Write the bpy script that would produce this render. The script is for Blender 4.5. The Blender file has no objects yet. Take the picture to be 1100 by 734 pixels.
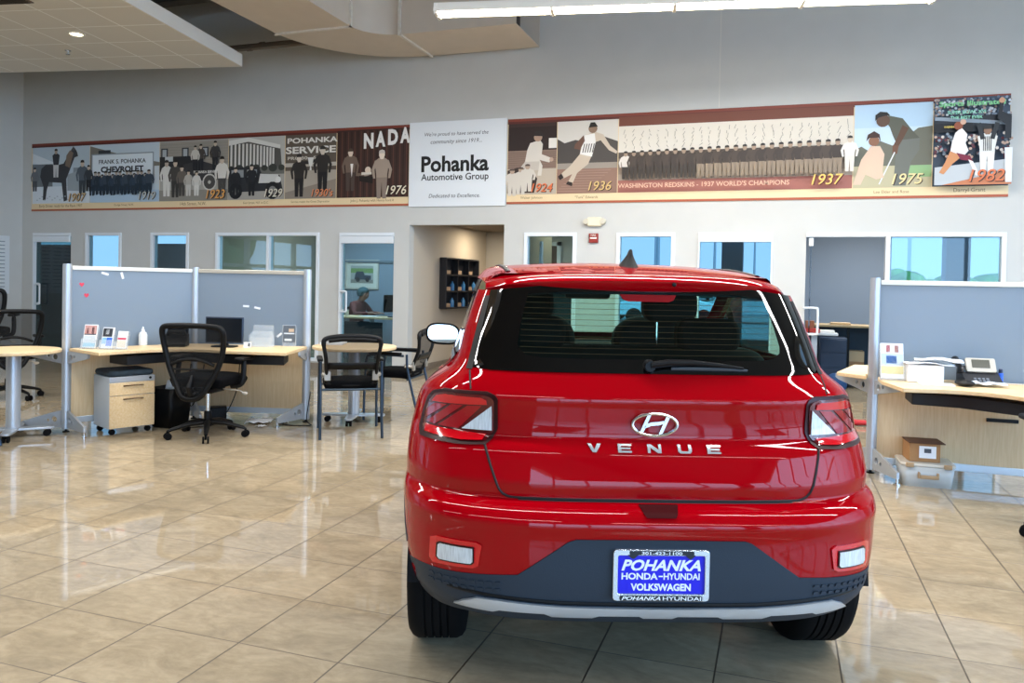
import bpy, bmesh, math, random
from mathutils import Vector, Matrix
random.seed(7)
PI = math.pi
R = math.radians
SC = bpy.context.scene
COL = SC.collection

# ------------------------------------------------------------------ materials
def lin1(c):
    return c / 12.92 if c <= .04045 else ((c + .055) / 1.055) ** 2.4
def rgb(h):
    if isinstance(h, str):
        h = h.lstrip('#')
        return tuple(lin1(int(h[i:i + 2], 16) / 255) for i in (0, 2, 4)) + (1,)
    return tuple(h) + (1,) if len(h) == 3 else tuple(h)
MATS = {}
def mat(name, col='#808080', rough=.5, metal=0, coat=0, spec=.5, noise=0, nscale=30, bump=0, bscale=200, emit=0, stretch=None):
    if name in MATS: return MATS[name]
    m = bpy.data.materials.new(name); m.use_nodes = True
    nt = m.node_tree; b = nt.nodes['Principled BSDF']
    c = rgb(col)
    b.inputs['Base Color'].default_value = c
    b.inputs['Roughness'].default_value = rough
    b.inputs['Metallic'].default_value = metal
    b.inputs['Coat Weight'].default_value = coat
    b.inputs['Coat Roughness'].default_value = .02
    b.inputs['Specular IOR Level'].default_value = spec
    if emit:
        b.inputs['Emission Color'].default_value = c
        b.inputs['Emission Strength'].default_value = emit
    tc = None
    if noise or bump:
        tc = nt.nodes.new('ShaderNodeTexCoord')
        mp = nt.nodes.new('ShaderNodeMapping')
        if stretch: mp.inputs['Scale'].default_value = stretch
        nt.links.new(tc.outputs['Object'], mp.inputs['Vector'])
    if noise:
        n = nt.nodes.new('ShaderNodeTexNoise'); n.inputs['Scale'].default_value = nscale
        n.inputs['Detail'].default_value = 5
        nt.links.new(mp.outputs['Vector'], n.inputs['Vector'])
        r = nt.nodes.new('ShaderNodeValToRGB')
        r.color_ramp.elements[0].position = .3; r.color_ramp.elements[1].position = .7
        r.color_ramp.elements[0].color = tuple(max(0, x * (1 - noise)) for x in c[:3]) + (1,)
        r.color_ramp.elements[1].color = tuple(min(1, x * (1 + noise)) for x in c[:3]) + (1,)
        nt.links.new(n.outputs['Fac'], r.inputs['Fac'])
        nt.links.new(r.outputs['Color'], b.inputs['Base Color'])
    if bump:
        n2 = nt.nodes.new('ShaderNodeTexNoise'); n2.inputs['Scale'].default_value = bscale
        nt.links.new(mp.outputs['Vector'], n2.inputs['Vector'])
        bp = nt.nodes.new('ShaderNodeBump'); bp.inputs['Strength'].default_value = bump
        bp.inputs['Distance'].default_value = .002
        nt.links.new(n2.outputs['Fac'], bp.inputs['Height'])
        nt.links.new(bp.outputs['Normal'], b.inputs['Normal'])
    MATS[name] = m
    return m
def pane_mat(name, tint, ior=1.5, gloss='#ffffff', rough=0.0):
    """thin sheet of glass: lets light straight through, mirrors by Fresnel"""
    if name in MATS: return MATS[name]
    m = bpy.data.materials.new(name); m.use_nodes = True
    nt = m.node_tree; nt.nodes.clear()
    o = nt.nodes.new('ShaderNodeOutputMaterial')
    t = nt.nodes.new('ShaderNodeBsdfTransparent'); t.inputs['Color'].default_value = rgb(tint)
    g = nt.nodes.new('ShaderNodeBsdfGlossy'); g.inputs['Color'].default_value = rgb(gloss); g.inputs['Roughness'].default_value = rough
    f = nt.nodes.new('ShaderNodeFresnel')
    ge = nt.nodes.new('ShaderNodeNewGeometry'); mr = nt.nodes.new('ShaderNodeMapRange')   # the same mirror share on both faces of the sheet
    mr.inputs[3].default_value = ior; mr.inputs[4].default_value = 1 / ior
    nt.links.new(ge.outputs['Backfacing'], mr.inputs[0]); nt.links.new(mr.outputs[0], f.inputs['IOR'])
    mx = nt.nodes.new('ShaderNodeMixShader')
    nt.links.new(f.outputs[0], mx.inputs[0]); nt.links.new(t.outputs[0], mx.inputs[1]); nt.links.new(g.outputs[0], mx.inputs[2])
    nt.links.new(mx.outputs[0], o.inputs['Surface'])
    MATS[name] = m
    return m
def clear_mat(name, col, amount=.7, rough=.15):
    """clear or milky plastic: part see-through, part surface"""
    if name in MATS: return MATS[name]
    m = bpy.data.materials.new(name); m.use_nodes = True
    nt = m.node_tree; b = nt.nodes['Principled BSDF']; o = nt.nodes['Material Output']
    b.inputs['Base Color'].default_value = rgb(col); b.inputs['Roughness'].default_value = rough
    t = nt.nodes.new('ShaderNodeBsdfTransparent')
    mx = nt.nodes.new('ShaderNodeMixShader'); mx.inputs[0].default_value = amount
    nt.links.new(b.outputs[0], mx.inputs[1]); nt.links.new(t.outputs[0], mx.inputs[2])
    nt.links.new(mx.outputs[0], o.inputs['Surface'])
    MATS[name] = m
    return m
def frosted_mat(name, col):
    if name in MATS: return MATS[name]
    m = bpy.data.materials.new(name); m.use_nodes = True
    nt = m.node_tree; b = nt.nodes['Principled BSDF']; o = nt.nodes['Material Output']
    b.inputs['Base Color'].default_value = rgb(col); b.inputs['Roughness'].default_value = .35
    t = nt.nodes.new('ShaderNodeBsdfTranslucent'); t.inputs['Color'].default_value = rgb(col)
    t2 = nt.nodes.new('ShaderNodeBsdfTransparent'); t2.inputs['Color'].default_value = rgb('#c8d4e0')
    mx = nt.nodes.new('ShaderNodeMixShader'); mx.inputs[0].default_value = .45
    mx2 = nt.nodes.new('ShaderNodeMixShader'); mx2.inputs[0].default_value = .12
    nt.links.new(b.outputs[0], mx.inputs[1]); nt.links.new(t.outputs[0], mx.inputs[2])
    nt.links.new(mx.outputs[0], mx2.inputs[1]); nt.links.new(t2.outputs[0], mx2.inputs[2])
    nt.links.new(mx2.outputs[0], o.inputs['Surface'])
    MATS[name] = m
    return m

# ------------------------------------------------------------------ mesh building
class MB:
    def __init__(s): s.v = []; s.f = []; s.mi = []
    def add(s, vs, fs, mi=0, M=None):
        b = len(s.v)
        s.v.extend([(M @ Vector(p)) if M else Vector(p) for p in vs])
        for f in fs: s.f.append(tuple(b + i for i in f)); s.mi.append(mi)
        return s
    def box(s, c, d, rz=0, mi=0, M=None, tilt=None):
        x, y, z = d[0] / 2, d[1] / 2, d[2] / 2
        vs = [(-x, -y, -z), (x, -y, -z), (x, y, -z), (-x, y, -z), (-x, -y, z), (x, -y, z), (x, y, z), (-x, y, z)]
        fs = [(0, 3, 2, 1), (4, 5, 6, 7), (0, 1, 5, 4), (1, 2, 6, 5), (2, 3, 7, 6), (3, 0, 4, 7)]
        T = Matrix.Translation(c) @ Matrix.Rotation(rz, 4, 'Z')
        if tilt: T = T @ Matrix.Rotation(tilt[0], 4, 'X') @ Matrix.Rotation(tilt[1], 4, 'Y')
        if M: T = M @ T
        return s.add(vs, fs, mi, T)
    def span(s, lo, hi, mi=0, M=None):
        return s.box([(a + b) / 2 for a, b in zip(lo, hi)], [abs(b - a) for a, b in zip(lo, hi)], 0, mi, M)
    def cyl(s, p0, p1, r0, r1=None, n=20, mi=0, caps=True, M=None):
        r1 = r0 if r1 is None else r1
        p0, p1 = Vector(p0), Vector(p1); ax = (p1 - p0).normalized()
        q = ax.to_track_quat('Z', 'Y').to_matrix()
        vs = []
        for p, r in ((p0, r0), (p1, r1)):
            for i in range(n):
                a = 2 * PI * i / n
                vs.append(p + q @ Vector((r * math.cos(a), r * math.sin(a), 0)))
        fs = [(i, (i + 1) % n, n + (i + 1) % n, n + i) for i in range(n)]
        if caps: fs += [tuple(range(n - 1, -1, -1)), tuple(range(n, 2 * n))]
        return s.add(vs, fs, mi, M)
    def tube(s, pts, r, n=10, closed=False, mi=0, M=None, flat=1.0):
        pts = [Vector(p) for p in pts]; k = len(pts)
        rs = r if isinstance(r, (list, tuple)) else [r] * k
        vs = []; up = None
        for i, p in enumerate(pts):
            a = pts[(i - 1) % k] if (closed or i > 0) else p
            b = pts[(i + 1) % k] if (closed or i < k - 1) else p
            t = (b - a).normalized()
            if up is None:
                up = Vector((0, 0, 1)) if abs(t.z) < .9 else Vector((0, 1, 0))
            u = up - t * up.dot(t)
            if u.length < 1e-6: u = t.orthogonal()
            u.normalize(); w = t.cross(u); up = u
            for j in range(n):
                ang = 2 * PI * j / n
                vs.append(p + u * (rs[i] * math.sin(ang) * flat) + w * (rs[i] * math.cos(ang)))
        fs = []
        m = k if closed else k - 1
        for i in range(m):
            i2 = (i + 1) % k
            for j in range(n):
                j2 = (j + 1) % n
                fs.append((i * n + j, i * n + j2, i2 * n + j2, i2 * n + j))
        if not closed:
            fs.append(tuple(range(n - 1, -1, -1))); fs.append(tuple((k - 1) * n + j for j in range(n)))
        return s.add(vs, fs, mi, M)
    def lathe(s, prof, n=28, mi=0, M=None, c=(0, 0, 0)):
        vs = []
        for r, z in prof:
            for i in range(n):
                a = 2 * PI * i / n
                vs.append((c[0] + r * math.cos(a), c[1] + r * math.sin(a), c[2] + z))
        fs = []
        for k in range(len(prof) - 1):
            for i in range(n):
                i2 = (i + 1) % n
                fs.append((k * n + i, k * n + i2, (k + 1) * n + i2, (k + 1) * n + i))
        fs.append(tuple(range(n - 1, -1, -1))); fs.append(tuple((len(prof) - 1) * n + i for i in range(n)))
        return s.add(vs, fs, mi, M)
    def prism(s, poly, z0, z1, mi=0, M=None):
        n = len(poly)
        a = sum(poly[i][0] * poly[(i + 1) % n][1] - poly[(i + 1) % n][0] * poly[i][1] for i in range(n))
        if a < 0: poly = poly[::-1]
        vs = [(p[0], p[1], z0) for p in poly] + [(p[0], p[1], z1) for p in poly]
        fs = [tuple(range(n - 1, -1, -1)), tuple(range(n, 2 * n))] + [(i, (i + 1) % n, n + (i + 1) % n, n + i) for i in range(n)]
        return s.add(vs, fs, mi, M)
    def ball(s, c, r, nu=16, nv=10, mi=0, M=None):
        r = r if isinstance(r, (list, tuple)) else (r, r, r)
        vs = [(c[0], c[1], c[2] - r[2])]
        for j in range(1, nv):
            ph = -PI / 2 + PI * j / nv
            for i in range(nu):
                a = 2 * PI * i / nu
                vs.append((c[0] + r[0] * math.cos(ph) * math.cos(a), c[1] + r[1] * math.cos(ph) * math.sin(a), c[2] + r[2] * math.sin(ph)))
        vs.append((c[0], c[1], c[2] + r[2])); t = len(vs) - 1
        fs = [(0, 1 + (i + 1) % nu, 1 + i) for i in range(nu)]
        for j in range(nv - 2):
            for i in range(nu):
                i2 = (i + 1) % nu
                fs.append((1 + j * nu + i, 1 + j * nu + i2, 1 + (j + 1) * nu + i2, 1 + (j + 1) * nu + i))
        fs += [(1 + (nv - 2) * nu + i, 1 + (nv - 2) * nu + (i + 1) % nu, t) for i in range(nu)]
        return s.add(vs, fs, mi, M)
    def grid(s, rows, mi=0, closed_u=False, M=None):
        h, w = len(rows), len(rows[0])
        vs = [p for r in rows for p in r]; fs = []
        for j in range(h - 1):
            for i in range(w if closed_u else w - 1):
                i2 = (i + 1) % w
                fs.append((j * w + i, j * w + i2, (j + 1) * w + i2, (j + 1) * w + i))
        return s.add(vs, fs, mi, M)
    def build(s, name, mats, parent=None, smooth=True, bevel=0, subsurf=0, solid=0, seg=2, angle=38, flip=False, recalc=True):
        me = bpy.data.meshes.new(name)
        me.from_pydata([tuple(p) for p in s.v], [], s.f)
        mats = mats if isinstance(mats, (list, tuple)) else [mats]
        for m in mats: me.materials.append(m)
        for p, i in zip(me.polygons, s.mi): p.material_index = i
        me.validate(); me.update()
        if recalc or flip:
            bm = bmesh.new(); bm.from_mesh(me)
            if recalc: bmesh.ops.recalc_face_normals(bm, faces=bm.faces)
            if flip: bmesh.ops.reverse_faces(bm, faces=bm.faces)
            bm.to_mesh(me); bm.free()
        if smooth:
            me.polygons.foreach_set('use_smooth', [True] * len(me.polygons))
            me.set_sharp_from_angle(angle=R(angle))
        ob = bpy.data.objects.new(name, me); COL.objects.link(ob)
        if parent: ob.parent = parent
        if solid:
            md = ob.modifiers.new('Solid', 'SOLIDIFY'); md.thickness = solid; md.offset = 0
        if bevel:
            md = ob.modifiers.new('Bevel', 'BEVEL'); md.width = bevel; md.segments = seg; md.limit_method = 'ANGLE'; md.angle_limit = R(40)
            md.harden_normals = False
        if subsurf:
            md = ob.modifiers.new('Sub', 'SUBSURF'); md.levels = subsurf; md.render_levels = subsurf
        return ob
def tag(o, label=None, cat=None, group=None, kind=None):
    if label: o['label'] = label
    if cat: o['category'] = cat
    if group: o['group'] = group
    if kind: o['kind'] = kind
    return o
def thing(name, label, cat, loc=(0, 0, 0), rz=0, group=None):
    o = bpy.data.objects.new(name, None); COL.objects.link(o)
    o.location = loc; o.rotation_euler = (0, 0, rz); o.empty_display_size = .1
    return tag(o, label, cat, group)
def part(o, label):
    o['label'] = label; return o
def struct(name, b, mats, **k):
    return tag(b.build(name, mats, **k), kind='structure')
def copy_tree(o, parent=None):
    c = o.copy(); COL.objects.link(c)
    if parent: c.parent = parent
    for ch in list(o.children): copy_tree(ch, c)
    return c
def place(o, loc, rz=0, label=None, group=None):
    o.location = loc; o.rotation_euler = (0, 0, rz)
    if label: o['label'] = label
    if group: o['group'] = group
    return o
def at_origin(ob, loc):
    """shift a world-built mesh object so that its origin sits at loc"""
    ob.data.transform(Matrix.Translation(-Vector(loc))); ob.location = loc
    return ob
def rrect(w, h, r, n=5, cx=0, cy=0):
    pts = []
    for qx, qy, a0 in ((1, 1, 0), (-1, 1, 90), (-1, -1, 180), (1, -1, 270)):
        for i in range(n + 1):
            a = R(a0 + 90 * i / n)
            pts.append((cx + qx * (w / 2 - r) + r * math.cos(a), cy + qy * (h / 2 - r) + r * math.sin(a)))
    return pts
def ellipse(cx, cy, rx, ry, n=24, a0=0, a1=360):
    return [(cx + rx * math.cos(R(a0 + (a1 - a0) * i / n)), cy + ry * math.sin(R(a0 + (a1 - a0) * i / n))) for i in range(n if a1 - a0 == 360 else n + 1)]
def catmull(pts, k=6, closed=False):
    pts = [Vector(p) for p in pts]; n = len(pts); out = []
    for i in range(n if closed else n - 1):
        p0 = pts[(i - 1) % n] if closed or i > 0 else pts[i] * 2 - pts[i + 1]
        p1 = pts[i]; p2 = pts[(i + 1) % n]
        p3 = pts[(i + 2) % n] if closed or i < n - 2 else pts[i + 1] * 2 - pts[i]
        for j in range(k):
            t = j / k
            out.append(.5 * ((2 * p1) + (p2 - p0) * t + (2 * p0 - 5 * p1 + 4 * p2 - p3) * t * t + (3 * p1 - p0 - 3 * p2 + p3) * t ** 3))
    if not closed: out.append(pts[-1])
    return out

# ------------------------------------------------------------------ lettering
def text_geo(txt, size=1, shear=0, bold=0, spacing=1, extrude=0, align='CENTER', res=3):
    cu = bpy.data.curves.new('lettering', 'FONT'); cu.body = txt; cu.size = size; cu.shear = shear
    cu.offset = bold; cu.space_character = spacing; cu.extrude = extrude; cu.align_x = align; cu.align_y = 'CENTER'
    cu.resolution_u = res
    ob = bpy.data.objects.new('lettering', cu); COL.objects.link(ob)
    bpy.context.view_layer.update()
    me = bpy.data.meshes.new_from_object(ob.evaluated_get(bpy.context.evaluated_depsgraph_get()))
    vs = [v.co.copy() for v in me.vertices]; fs = [tuple(p.vertices) for p in me.polygons]
    bpy.data.objects.remove(ob); bpy.data.curves.remove(cu); bpy.data.meshes.remove(me)
    return vs, fs
def fit_text(txt, w=None, h=None, cx=0, cy=0, **k):
    """lettering scaled to a width and / or height (x, y), centred at cx, cy"""
    vs, fs = text_geo(txt, 1, **k)
    if not vs: return [], []
    x0, x1 = min(v.x for v in vs), max(v.x for v in vs); y0, y1 = min(v.y for v in vs), max(v.y for v in vs)
    sx = w / (x1 - x0) if w else None; sy = h / (y1 - y0) if h else None
    sx = sx or sy; sy = sy or sx
    return [Vector(((v.x - (x0 + x1) / 2) * sx + cx, (v.y - (y0 + y1) / 2) * sy + cy, v.z)) for v in vs], fs
# ================================================================== ROOM
YW = 10.3
M_wall = mat('wall_paint', '#c5c5c1', .75, spec=.3, noise=.02, nscale=3)
M_white = mat('white_frame', '#dfe5ea', .4)
M_alu = mat('brushed_aluminium', '#c3c9d0', .32, metal=.85, noise=.05, nscale=80)
M_black = mat('black_plastic', '#08090b', .45, spec=.22)
M_rubber = mat('black_rubber', '#08080a', .75, spec=.15)
M_pane = pane_mat('window_glass', '#d8ecf2', 1.5)
M_darkpane = pane_mat('door_glass', '#8fb4b8', 1.6)
M_chrome = mat('chrome', '#e4e6e8', .12, metal=1)
M_tan = mat('tan_paint', '#9c8c74', .8)
M_blue = mat('office_blue_grey_paint', '#8793a0', .8)
M_navy = mat('office_dark_paint', '#2e4450', .8)

# floor: polished rectified tiles with grout lines and cloudy veins
def floor_mat():
    m = bpy.data.materials.new('polished_tile'); m.use_nodes = True
    nt = m.node_tree; b = nt.nodes['Principled BSDF']; N = nt.nodes.new; L = nt.links.new
    tc = N('ShaderNodeTexCoord'); mp = N('ShaderNodeMapping')
    T = .42593
    mp.inputs['Location'].default_value = (2.7402 / T, -2.4352 / T, 0)
    mp.inputs['Scale'].default_value = (1 / T, 1 / T, 1)
    L(tc.outputs['Object'], mp.inputs['Vector'])
    sx = N('ShaderNodeSeparateXYZ'); L(mp.outputs['Vector'], sx.inputs[0])
    def edge(o, w):
        fr = N('ShaderNodeMath'); fr.operation = 'FRACT'; L(o, fr.inputs[0])
        s = N('ShaderNodeMath'); s.operation = 'SUBTRACT'; L(fr.outputs[0], s.inputs[0]); s.inputs[1].default_value = .5
        a = N('ShaderNodeMath'); a.operation = 'ABSOLUTE'; L(s.outputs[0], a.inputs[0])
        g = N('ShaderNodeMath'); g.operation = 'GREATER_THAN'; L(a.outputs[0], g.inputs[0]); g.inputs[1].default_value = .5 - w
        return g
    gx, gy = edge(sx.outputs[0], .0072), edge(sx.outputs[1], .0052)
    mxg = N('ShaderNodeMath'); mxg.operation = 'MAXIMUM'; L(gx.outputs[0], mxg.inputs[0]); L(gy.outputs[0], mxg.inputs[1])
    fl = N('ShaderNodeVectorMath'); fl.operation = 'FLOOR'; L(mp.outputs['Vector'], fl.inputs[0])
    wn = N('ShaderNodeTexWhiteNoise'); wn.noise_dimensions = '3D'; L(fl.outputs[0], wn.inputs['Vector'])
    off = N('ShaderNodeVectorMath'); off.operation = 'MULTIPLY_ADD'
    L(wn.outputs['Color'], off.inputs[0]); off.inputs[1].default_value = (7, 7, 7); L(tc.outputs['Object'], off.inputs[2])
    n1 = N('ShaderNodeTexNoise'); n1.inputs['Scale'].default_value = 3.2; n1.inputs['Detail'].default_value = 9; n1.inputs['Roughness'].default_value = .68
    n1.inputs['Distortion'].default_value = .9
    mp2 = N('ShaderNodeMapping'); mp2.inputs['Scale'].default_value = (1, 1.7, 1); mp2.inputs['Rotation'].default_value = (0, 0, R(-14))
    L(off.outputs[0], mp2.inputs['Vector']); L(mp2.outputs['Vector'], n1.inputs['Vector'])
    cr = N('ShaderNodeValToRGB'); e = cr.color_ramp.elements
    e[0].position = .25; e[0].color = rgb('#8f826d'); e[1].position = .75; e[1].color = rgb('#b8a98f')
    k = e.new(.5); k.color = rgb('#a5967d')
    L(n1.outputs['Fac'], cr.inputs['Fac'])
    n2 = N('ShaderNodeTexNoise'); n2.inputs['Scale'].default_value = 22; n2.inputs['Detail'].default_value = 6
    L(mp2.outputs['Vector'], n2.inputs['Vector'])
    r2 = N('ShaderNodeMapRange'); r2.inputs[1].default_value = .3; r2.inputs[2].default_value = .75; r2.inputs[3].default_value = .9; r2.inputs[4].default_value = 1.07
    L(n2.outputs['Fac'], r2.inputs[0])
    ml = N('ShaderNodeMix'); ml.data_type = 'RGBA'; ml.blend_type = 'MULTIPLY'; ml.inputs[0].default_value = 1
    L(cr.outputs['Color'], ml.inputs[6]); L(r2.outputs[0], ml.inputs[7])
    tv = N('ShaderNodeMapRange'); tv.inputs[3].default_value = .93; tv.inputs[4].default_value = 1.05; L(wn.outputs['Value'], tv.inputs[0])
    ml2 = N('ShaderNodeMix'); ml2.data_type = 'RGBA'; ml2.blend_type = 'MULTIPLY'; ml2.inputs[0].default_value = 1
    L(ml.outputs[2], ml2.inputs[6]); L(tv.outputs[0], ml2.inputs[7])
    fin = N('ShaderNodeMix'); fin.data_type = 'RGBA'; L(mxg.outputs[0], fin.inputs[0]); L(ml2.outputs[2], fin.inputs[6]); fin.inputs[7].default_value = rgb('#4a3d2e')
    L(fin.outputs[2], b.inputs['Base Color'])
    ro = N('ShaderNodeMapRange'); ro.inputs[3].default_value = .04; ro.inputs[4].default_value = .5; L(mxg.outputs[0], ro.inputs[0])
    L(ro.outputs[0], b.inputs['Roughness'])
    b.inputs['IOR'].default_value = 1.6
    return m
struct('floor', MB().span((-18, -8, -.1), (10, 14.0, 0)), floor_mat(), smooth=False)

def wall_x(x0, x1, y, t, z1, ops, mi=0, b=None):
    """wall along X with rectangular openings (a, b, z0, z1)"""
    b = b or MB(); c = x0
    for (a, e, za, zb) in sorted(ops):
        if a > c: b.span((c, y, 0), (a, y + t, z1), mi)
        if za > 0: b.span((a, y, 0), (e, y + t, za), mi)
        b.span((a, y, zb), (e, y + t, z1), mi)
        c = e
    if x1 > c: b.span((c, y, 0), (x1, y + t, z1), mi)
    return b
ZH = 2.08
OPS = [(-12.42, -11.56, 0, 2.09), (-11.23, -10.45, .12, 2.09), (-9.83, -9.06, .12, 2.09), (-8.53, -6.62, .12, 2.085), (-6.27, -5.36, 0, 2.08),
       (-5.113, -3.65, 0, 2.19), (-3.353, -2.61, .12, 2.075), (-2.064, -1.294, .12, 2.07), (-1.0, -.09, .12, 2.07), (.30, 2.446, 0, 2.065)]
struct('wall_back', wall_x(-12.69, 9, YW, .15, 6, OPS), M_wall, smooth=False)
struct('wall_left', MB().span((-12.84, -7, 0), (-12.69, 1.1, 6)).span((-12.84, 5.1, 0), (-12.69, YW + .15, 6)).span((-12.84, 1.1, 0), (-12.69, 5.1, .7)).span((-12.84, 1.1, 2.35), (-12.69, 5.1, 6)), M_wall, smooth=False)
b = MB()
for i in range(5): b.span((-12.82, 1.05 + i, .7), (-12.71, 1.15 + i, 2.35))
b.span((-12.81, 1.1, 1.65), (-12.72, 5.1, 1.73))
struct('trim_5', b, M_alu, smooth=False)
struct('wall_right', (lambda: (lambda b: [b.span((9, y0, 0), (9.15, y1, 6)) for y0, y1 in ((-7, -6.4), (8.6, 10.45))] + [b.span((9, -6.4, 5.5), (9.15, 8.6, 6)), b.span((9, -6.4, 0), (9.15, 8.6, .15))] and b)(MB()))(), M_wall, smooth=False)
struct('wall_front', wall_x(-12.84, 9.15, -7.15, .15, 6, [(.7, 8.7, .15, 5.5)]), M_wall, smooth=False)
b = MB()
for x in [.7 + 1.6 * i for i in range(6)]: b.span((x - .05, -7.14, .15), (x + .05, -7.02, 5.5))
for z in (1.0, 3.1): b.span((.7, -7.13, z - .04), (8.7, -7.03, z + .04))
struct('trim_1', b, M_alu, smooth=False)
b = MB()
for y in [-6.4 + 1.5 * i for i in range(11)]: b.span((9.02, y - .05, .15), (9.13, y + .05, 5.5))
for z in (1.0, 3.1): b.span((9.03, -6.4, z - .04), (9.12, 8.6, z + .04))
struct('trim_2', b, M_alu, smooth=False)
struct('ceiling', MB().span((-12.84, -7.15, 6), (9.15, 10.45, 6.12)), mat('dark_deck', '#6a665f', .9), smooth=False)
b = MB()
for y in (4.2, 9.7): b.span((-12.69, y - .1, 5.55), (9, y + .1, 6))
struct('trim_3', b, mat('painted_steel', '#4c463f', .7), smooth=False)
b = MB(); c = -12.69
for (a, e, z0, z1) in OPS:
    if z0 > 0: continue
    if a > c: b.span((c, YW - .012, 0), (a, YW, .1))
    c = e
b.span((c, YW - .012, 0), (9, YW, .1))
struct('baseboard_back', b, mat('taupe_tile', '#7f766a', .5, noise=.1, nscale=12), smooth=False)

# ---- offices behind the wall
YB = 13.6
b = wall_x(-17, 9, YB, .15, 3.0, [(-15.0, -13.75, .1, 2.4), (-13.2, -11.9, 2.08, 2.32), (-16.6, -15.2, 2.05, 2.35), (-2.8, -1.68, .5, 2.5), (-1.55, .05, .5, 2.5), (1.66, 3.4, 1.0, 2.5)])
struct('wall_office_back', b, M_blue, smooth=False)
struct('wall_office_left', MB().span((-17.1, 10.45, 0), (-17, 13.75, 3)).span((-12.95, 10.3, 0), (-17, 10.45, 3)), M_navy, smooth=False)
struct('wall_office_tan', MB().span((-8.8, 10.45, 0), (-8.7, 13.6, 3)), M_tan, smooth=False)
struct('wall_hall_left', MB().span((-5.25, 10.45, 0), (-5.113, 13.45, 3)), mat('warm_beige_paint', '#c2b8a8', .8), smooth=False)
struct('wall_hall_right', MB().span((-3.65, 10.45, 0), (-3.5, 12.2, 3)), M_tan, smooth=False)
struct('wall_hall_end', MB().span((-5.25, 13.45, 0), (-3.4, 13.55, 3)), mat('pale_grey_paint', '#b9b6b0', .8), smooth=False)
struct('wall_office_divide', MB().span((.1, 10.45, 0), (.2, 13.6, 3)), M_blue, smooth=False)
struct('wall_office_right', MB().span((4.4, 10.45, 0), (4.5, 13.6, 3)), M_blue, smooth=False)
struct('ceiling_office', MB().span((-17, 10.45, 2.55), (-5.2, 13.6, 2.65)).span((-3.55, 10.45, 2.55), (4.5, 13.6, 2.65)), mat('ceiling_board', '#a99f94', .9), smooth=False)
struct('ceiling_hall', MB().span((-5.2, 10.45, 2.3), (-3.55, 13.5, 2.4)), mat('hall_ceiling', '#8d8276', .9), smooth=False)
struct('baseboard_hall', MB().span((-5.113, 10.47, 0), (-5.098, 13.45, .11)).span((-5.113, 13.438, 0), (-3.65, 13.45, .11)), MATS['taupe_tile'], smooth=False)
M_brown = mat('dark_wood', '#4a3426', .5)
d = struct('door_4', MB().span((-4.6, 13.405, 0), (-3.75, 13.44, 2.05)), M_brown, smooth=False)
b = MB().span((-4.68, 13.4, 0), (-4.6, 13.449, 2.12)).span((-4.68, 13.4, 2.05), (-3.68, 13.449, 2.12)).span((-3.75, 13.4, 0), (-3.68, 13.449, 2.12))
b.build('door_frame', M_white, d, smooth=False)

def frame_of(name, a, e, z0, z1, w=.05, mull=(), pane=M_pane, header=0, y=YW):
    b = MB()
    b.span((a, y - .02, z0), (a + w, y + .1, z1)).span((e - w, y - .02, z0), (e, y + .1, z1))
    b.span((a + w, y - .02, z1 - w), (e - w, y + .1, z1)).span((a + w, y - .02, z0), (e - w, y + .1, z0 + w))
    if header: b.span((a + w, y - .03, z1 - header - w), (e - w, y + .08, z1 - w))
    for m in mull: b.span((m - w / 2, y - .02, z0 + w), (m + w / 2, y + .1, z1 - w))
    f = struct(name, b, M_white, smooth=False, bevel=.004)
    MB().span((a + w, y + .035, z0 + w), (e - w, y + .043, z1 - w - header)).build('pane', pane, f, smooth=False)
    return f
frame_of('window_1', *OPS[1], w=.045)
frame_of('window_2', *OPS[2], w=.045)
frame_of('window_3', *OPS[3], w=.05, mull=(-7.54,))
frame_of('window_4', *OPS[6], w=.05)
frame_of('window_5', *OPS[7], w=.05)
f = frame_of('window_6', *OPS[8], w=.02, header=.1)
# window strip of the corner office on the right: pane to the right of the sliding door
frame_of('window_7', 1.19, 2.446, 0, 2.065, w=.05)
MB().span((.3, YW - .02, 2.015), (1.19, YW + .1, 2.065)).build('track', M_white, bpy.data.objects['window_7'], smooth=False)
def glass_door(name, a, e, z1, hx, hz0, hz1, pane, rail=True):
    b = MB()
    b.span((a, YW - .02, z1 - .05), (e, YW + .1, z1))
    b.span((a, YW - .02, 0), (a + .035, YW + .1, z1 - .0505))
    d = struct(name, b, M_white, smooth=False, bevel=.004)
    MB().span((a + .035, YW - .04, z1 - .16), (e, YW - .005, z1 - .055)).build('sliding_rail', M_white, d, smooth=False, bevel=.006)
    MB().span((a + .05, YW + .02, .02), (e, YW + .03, z1 - .06)).build('pane', pane, d, smooth=False)
    hb = MB().tube(catmull([(hx, YW + .02, hz1 - .02), (hx, YW - .05, hz1), (hx + .09, YW - .06, hz1), (hx + .1, YW - .06, hz1 - .05), (hx + .1, YW - .06, hz0 + .05), (hx + .09, YW - .06, hz0), (hx, YW - .05, hz0), (hx, YW + .02, hz0 + .02)], 5), .014, 10)
    hb.build('door_handle', M_white, d)
    return d
glass_door('door_1', -12.42, -11.56, 2.09, -12.3, .85, 1.2, M_darkpane)
glass_door('door_2', -6.27, -5.36, 2.08, -6.21, .9, 1.2, M_pane)
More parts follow.
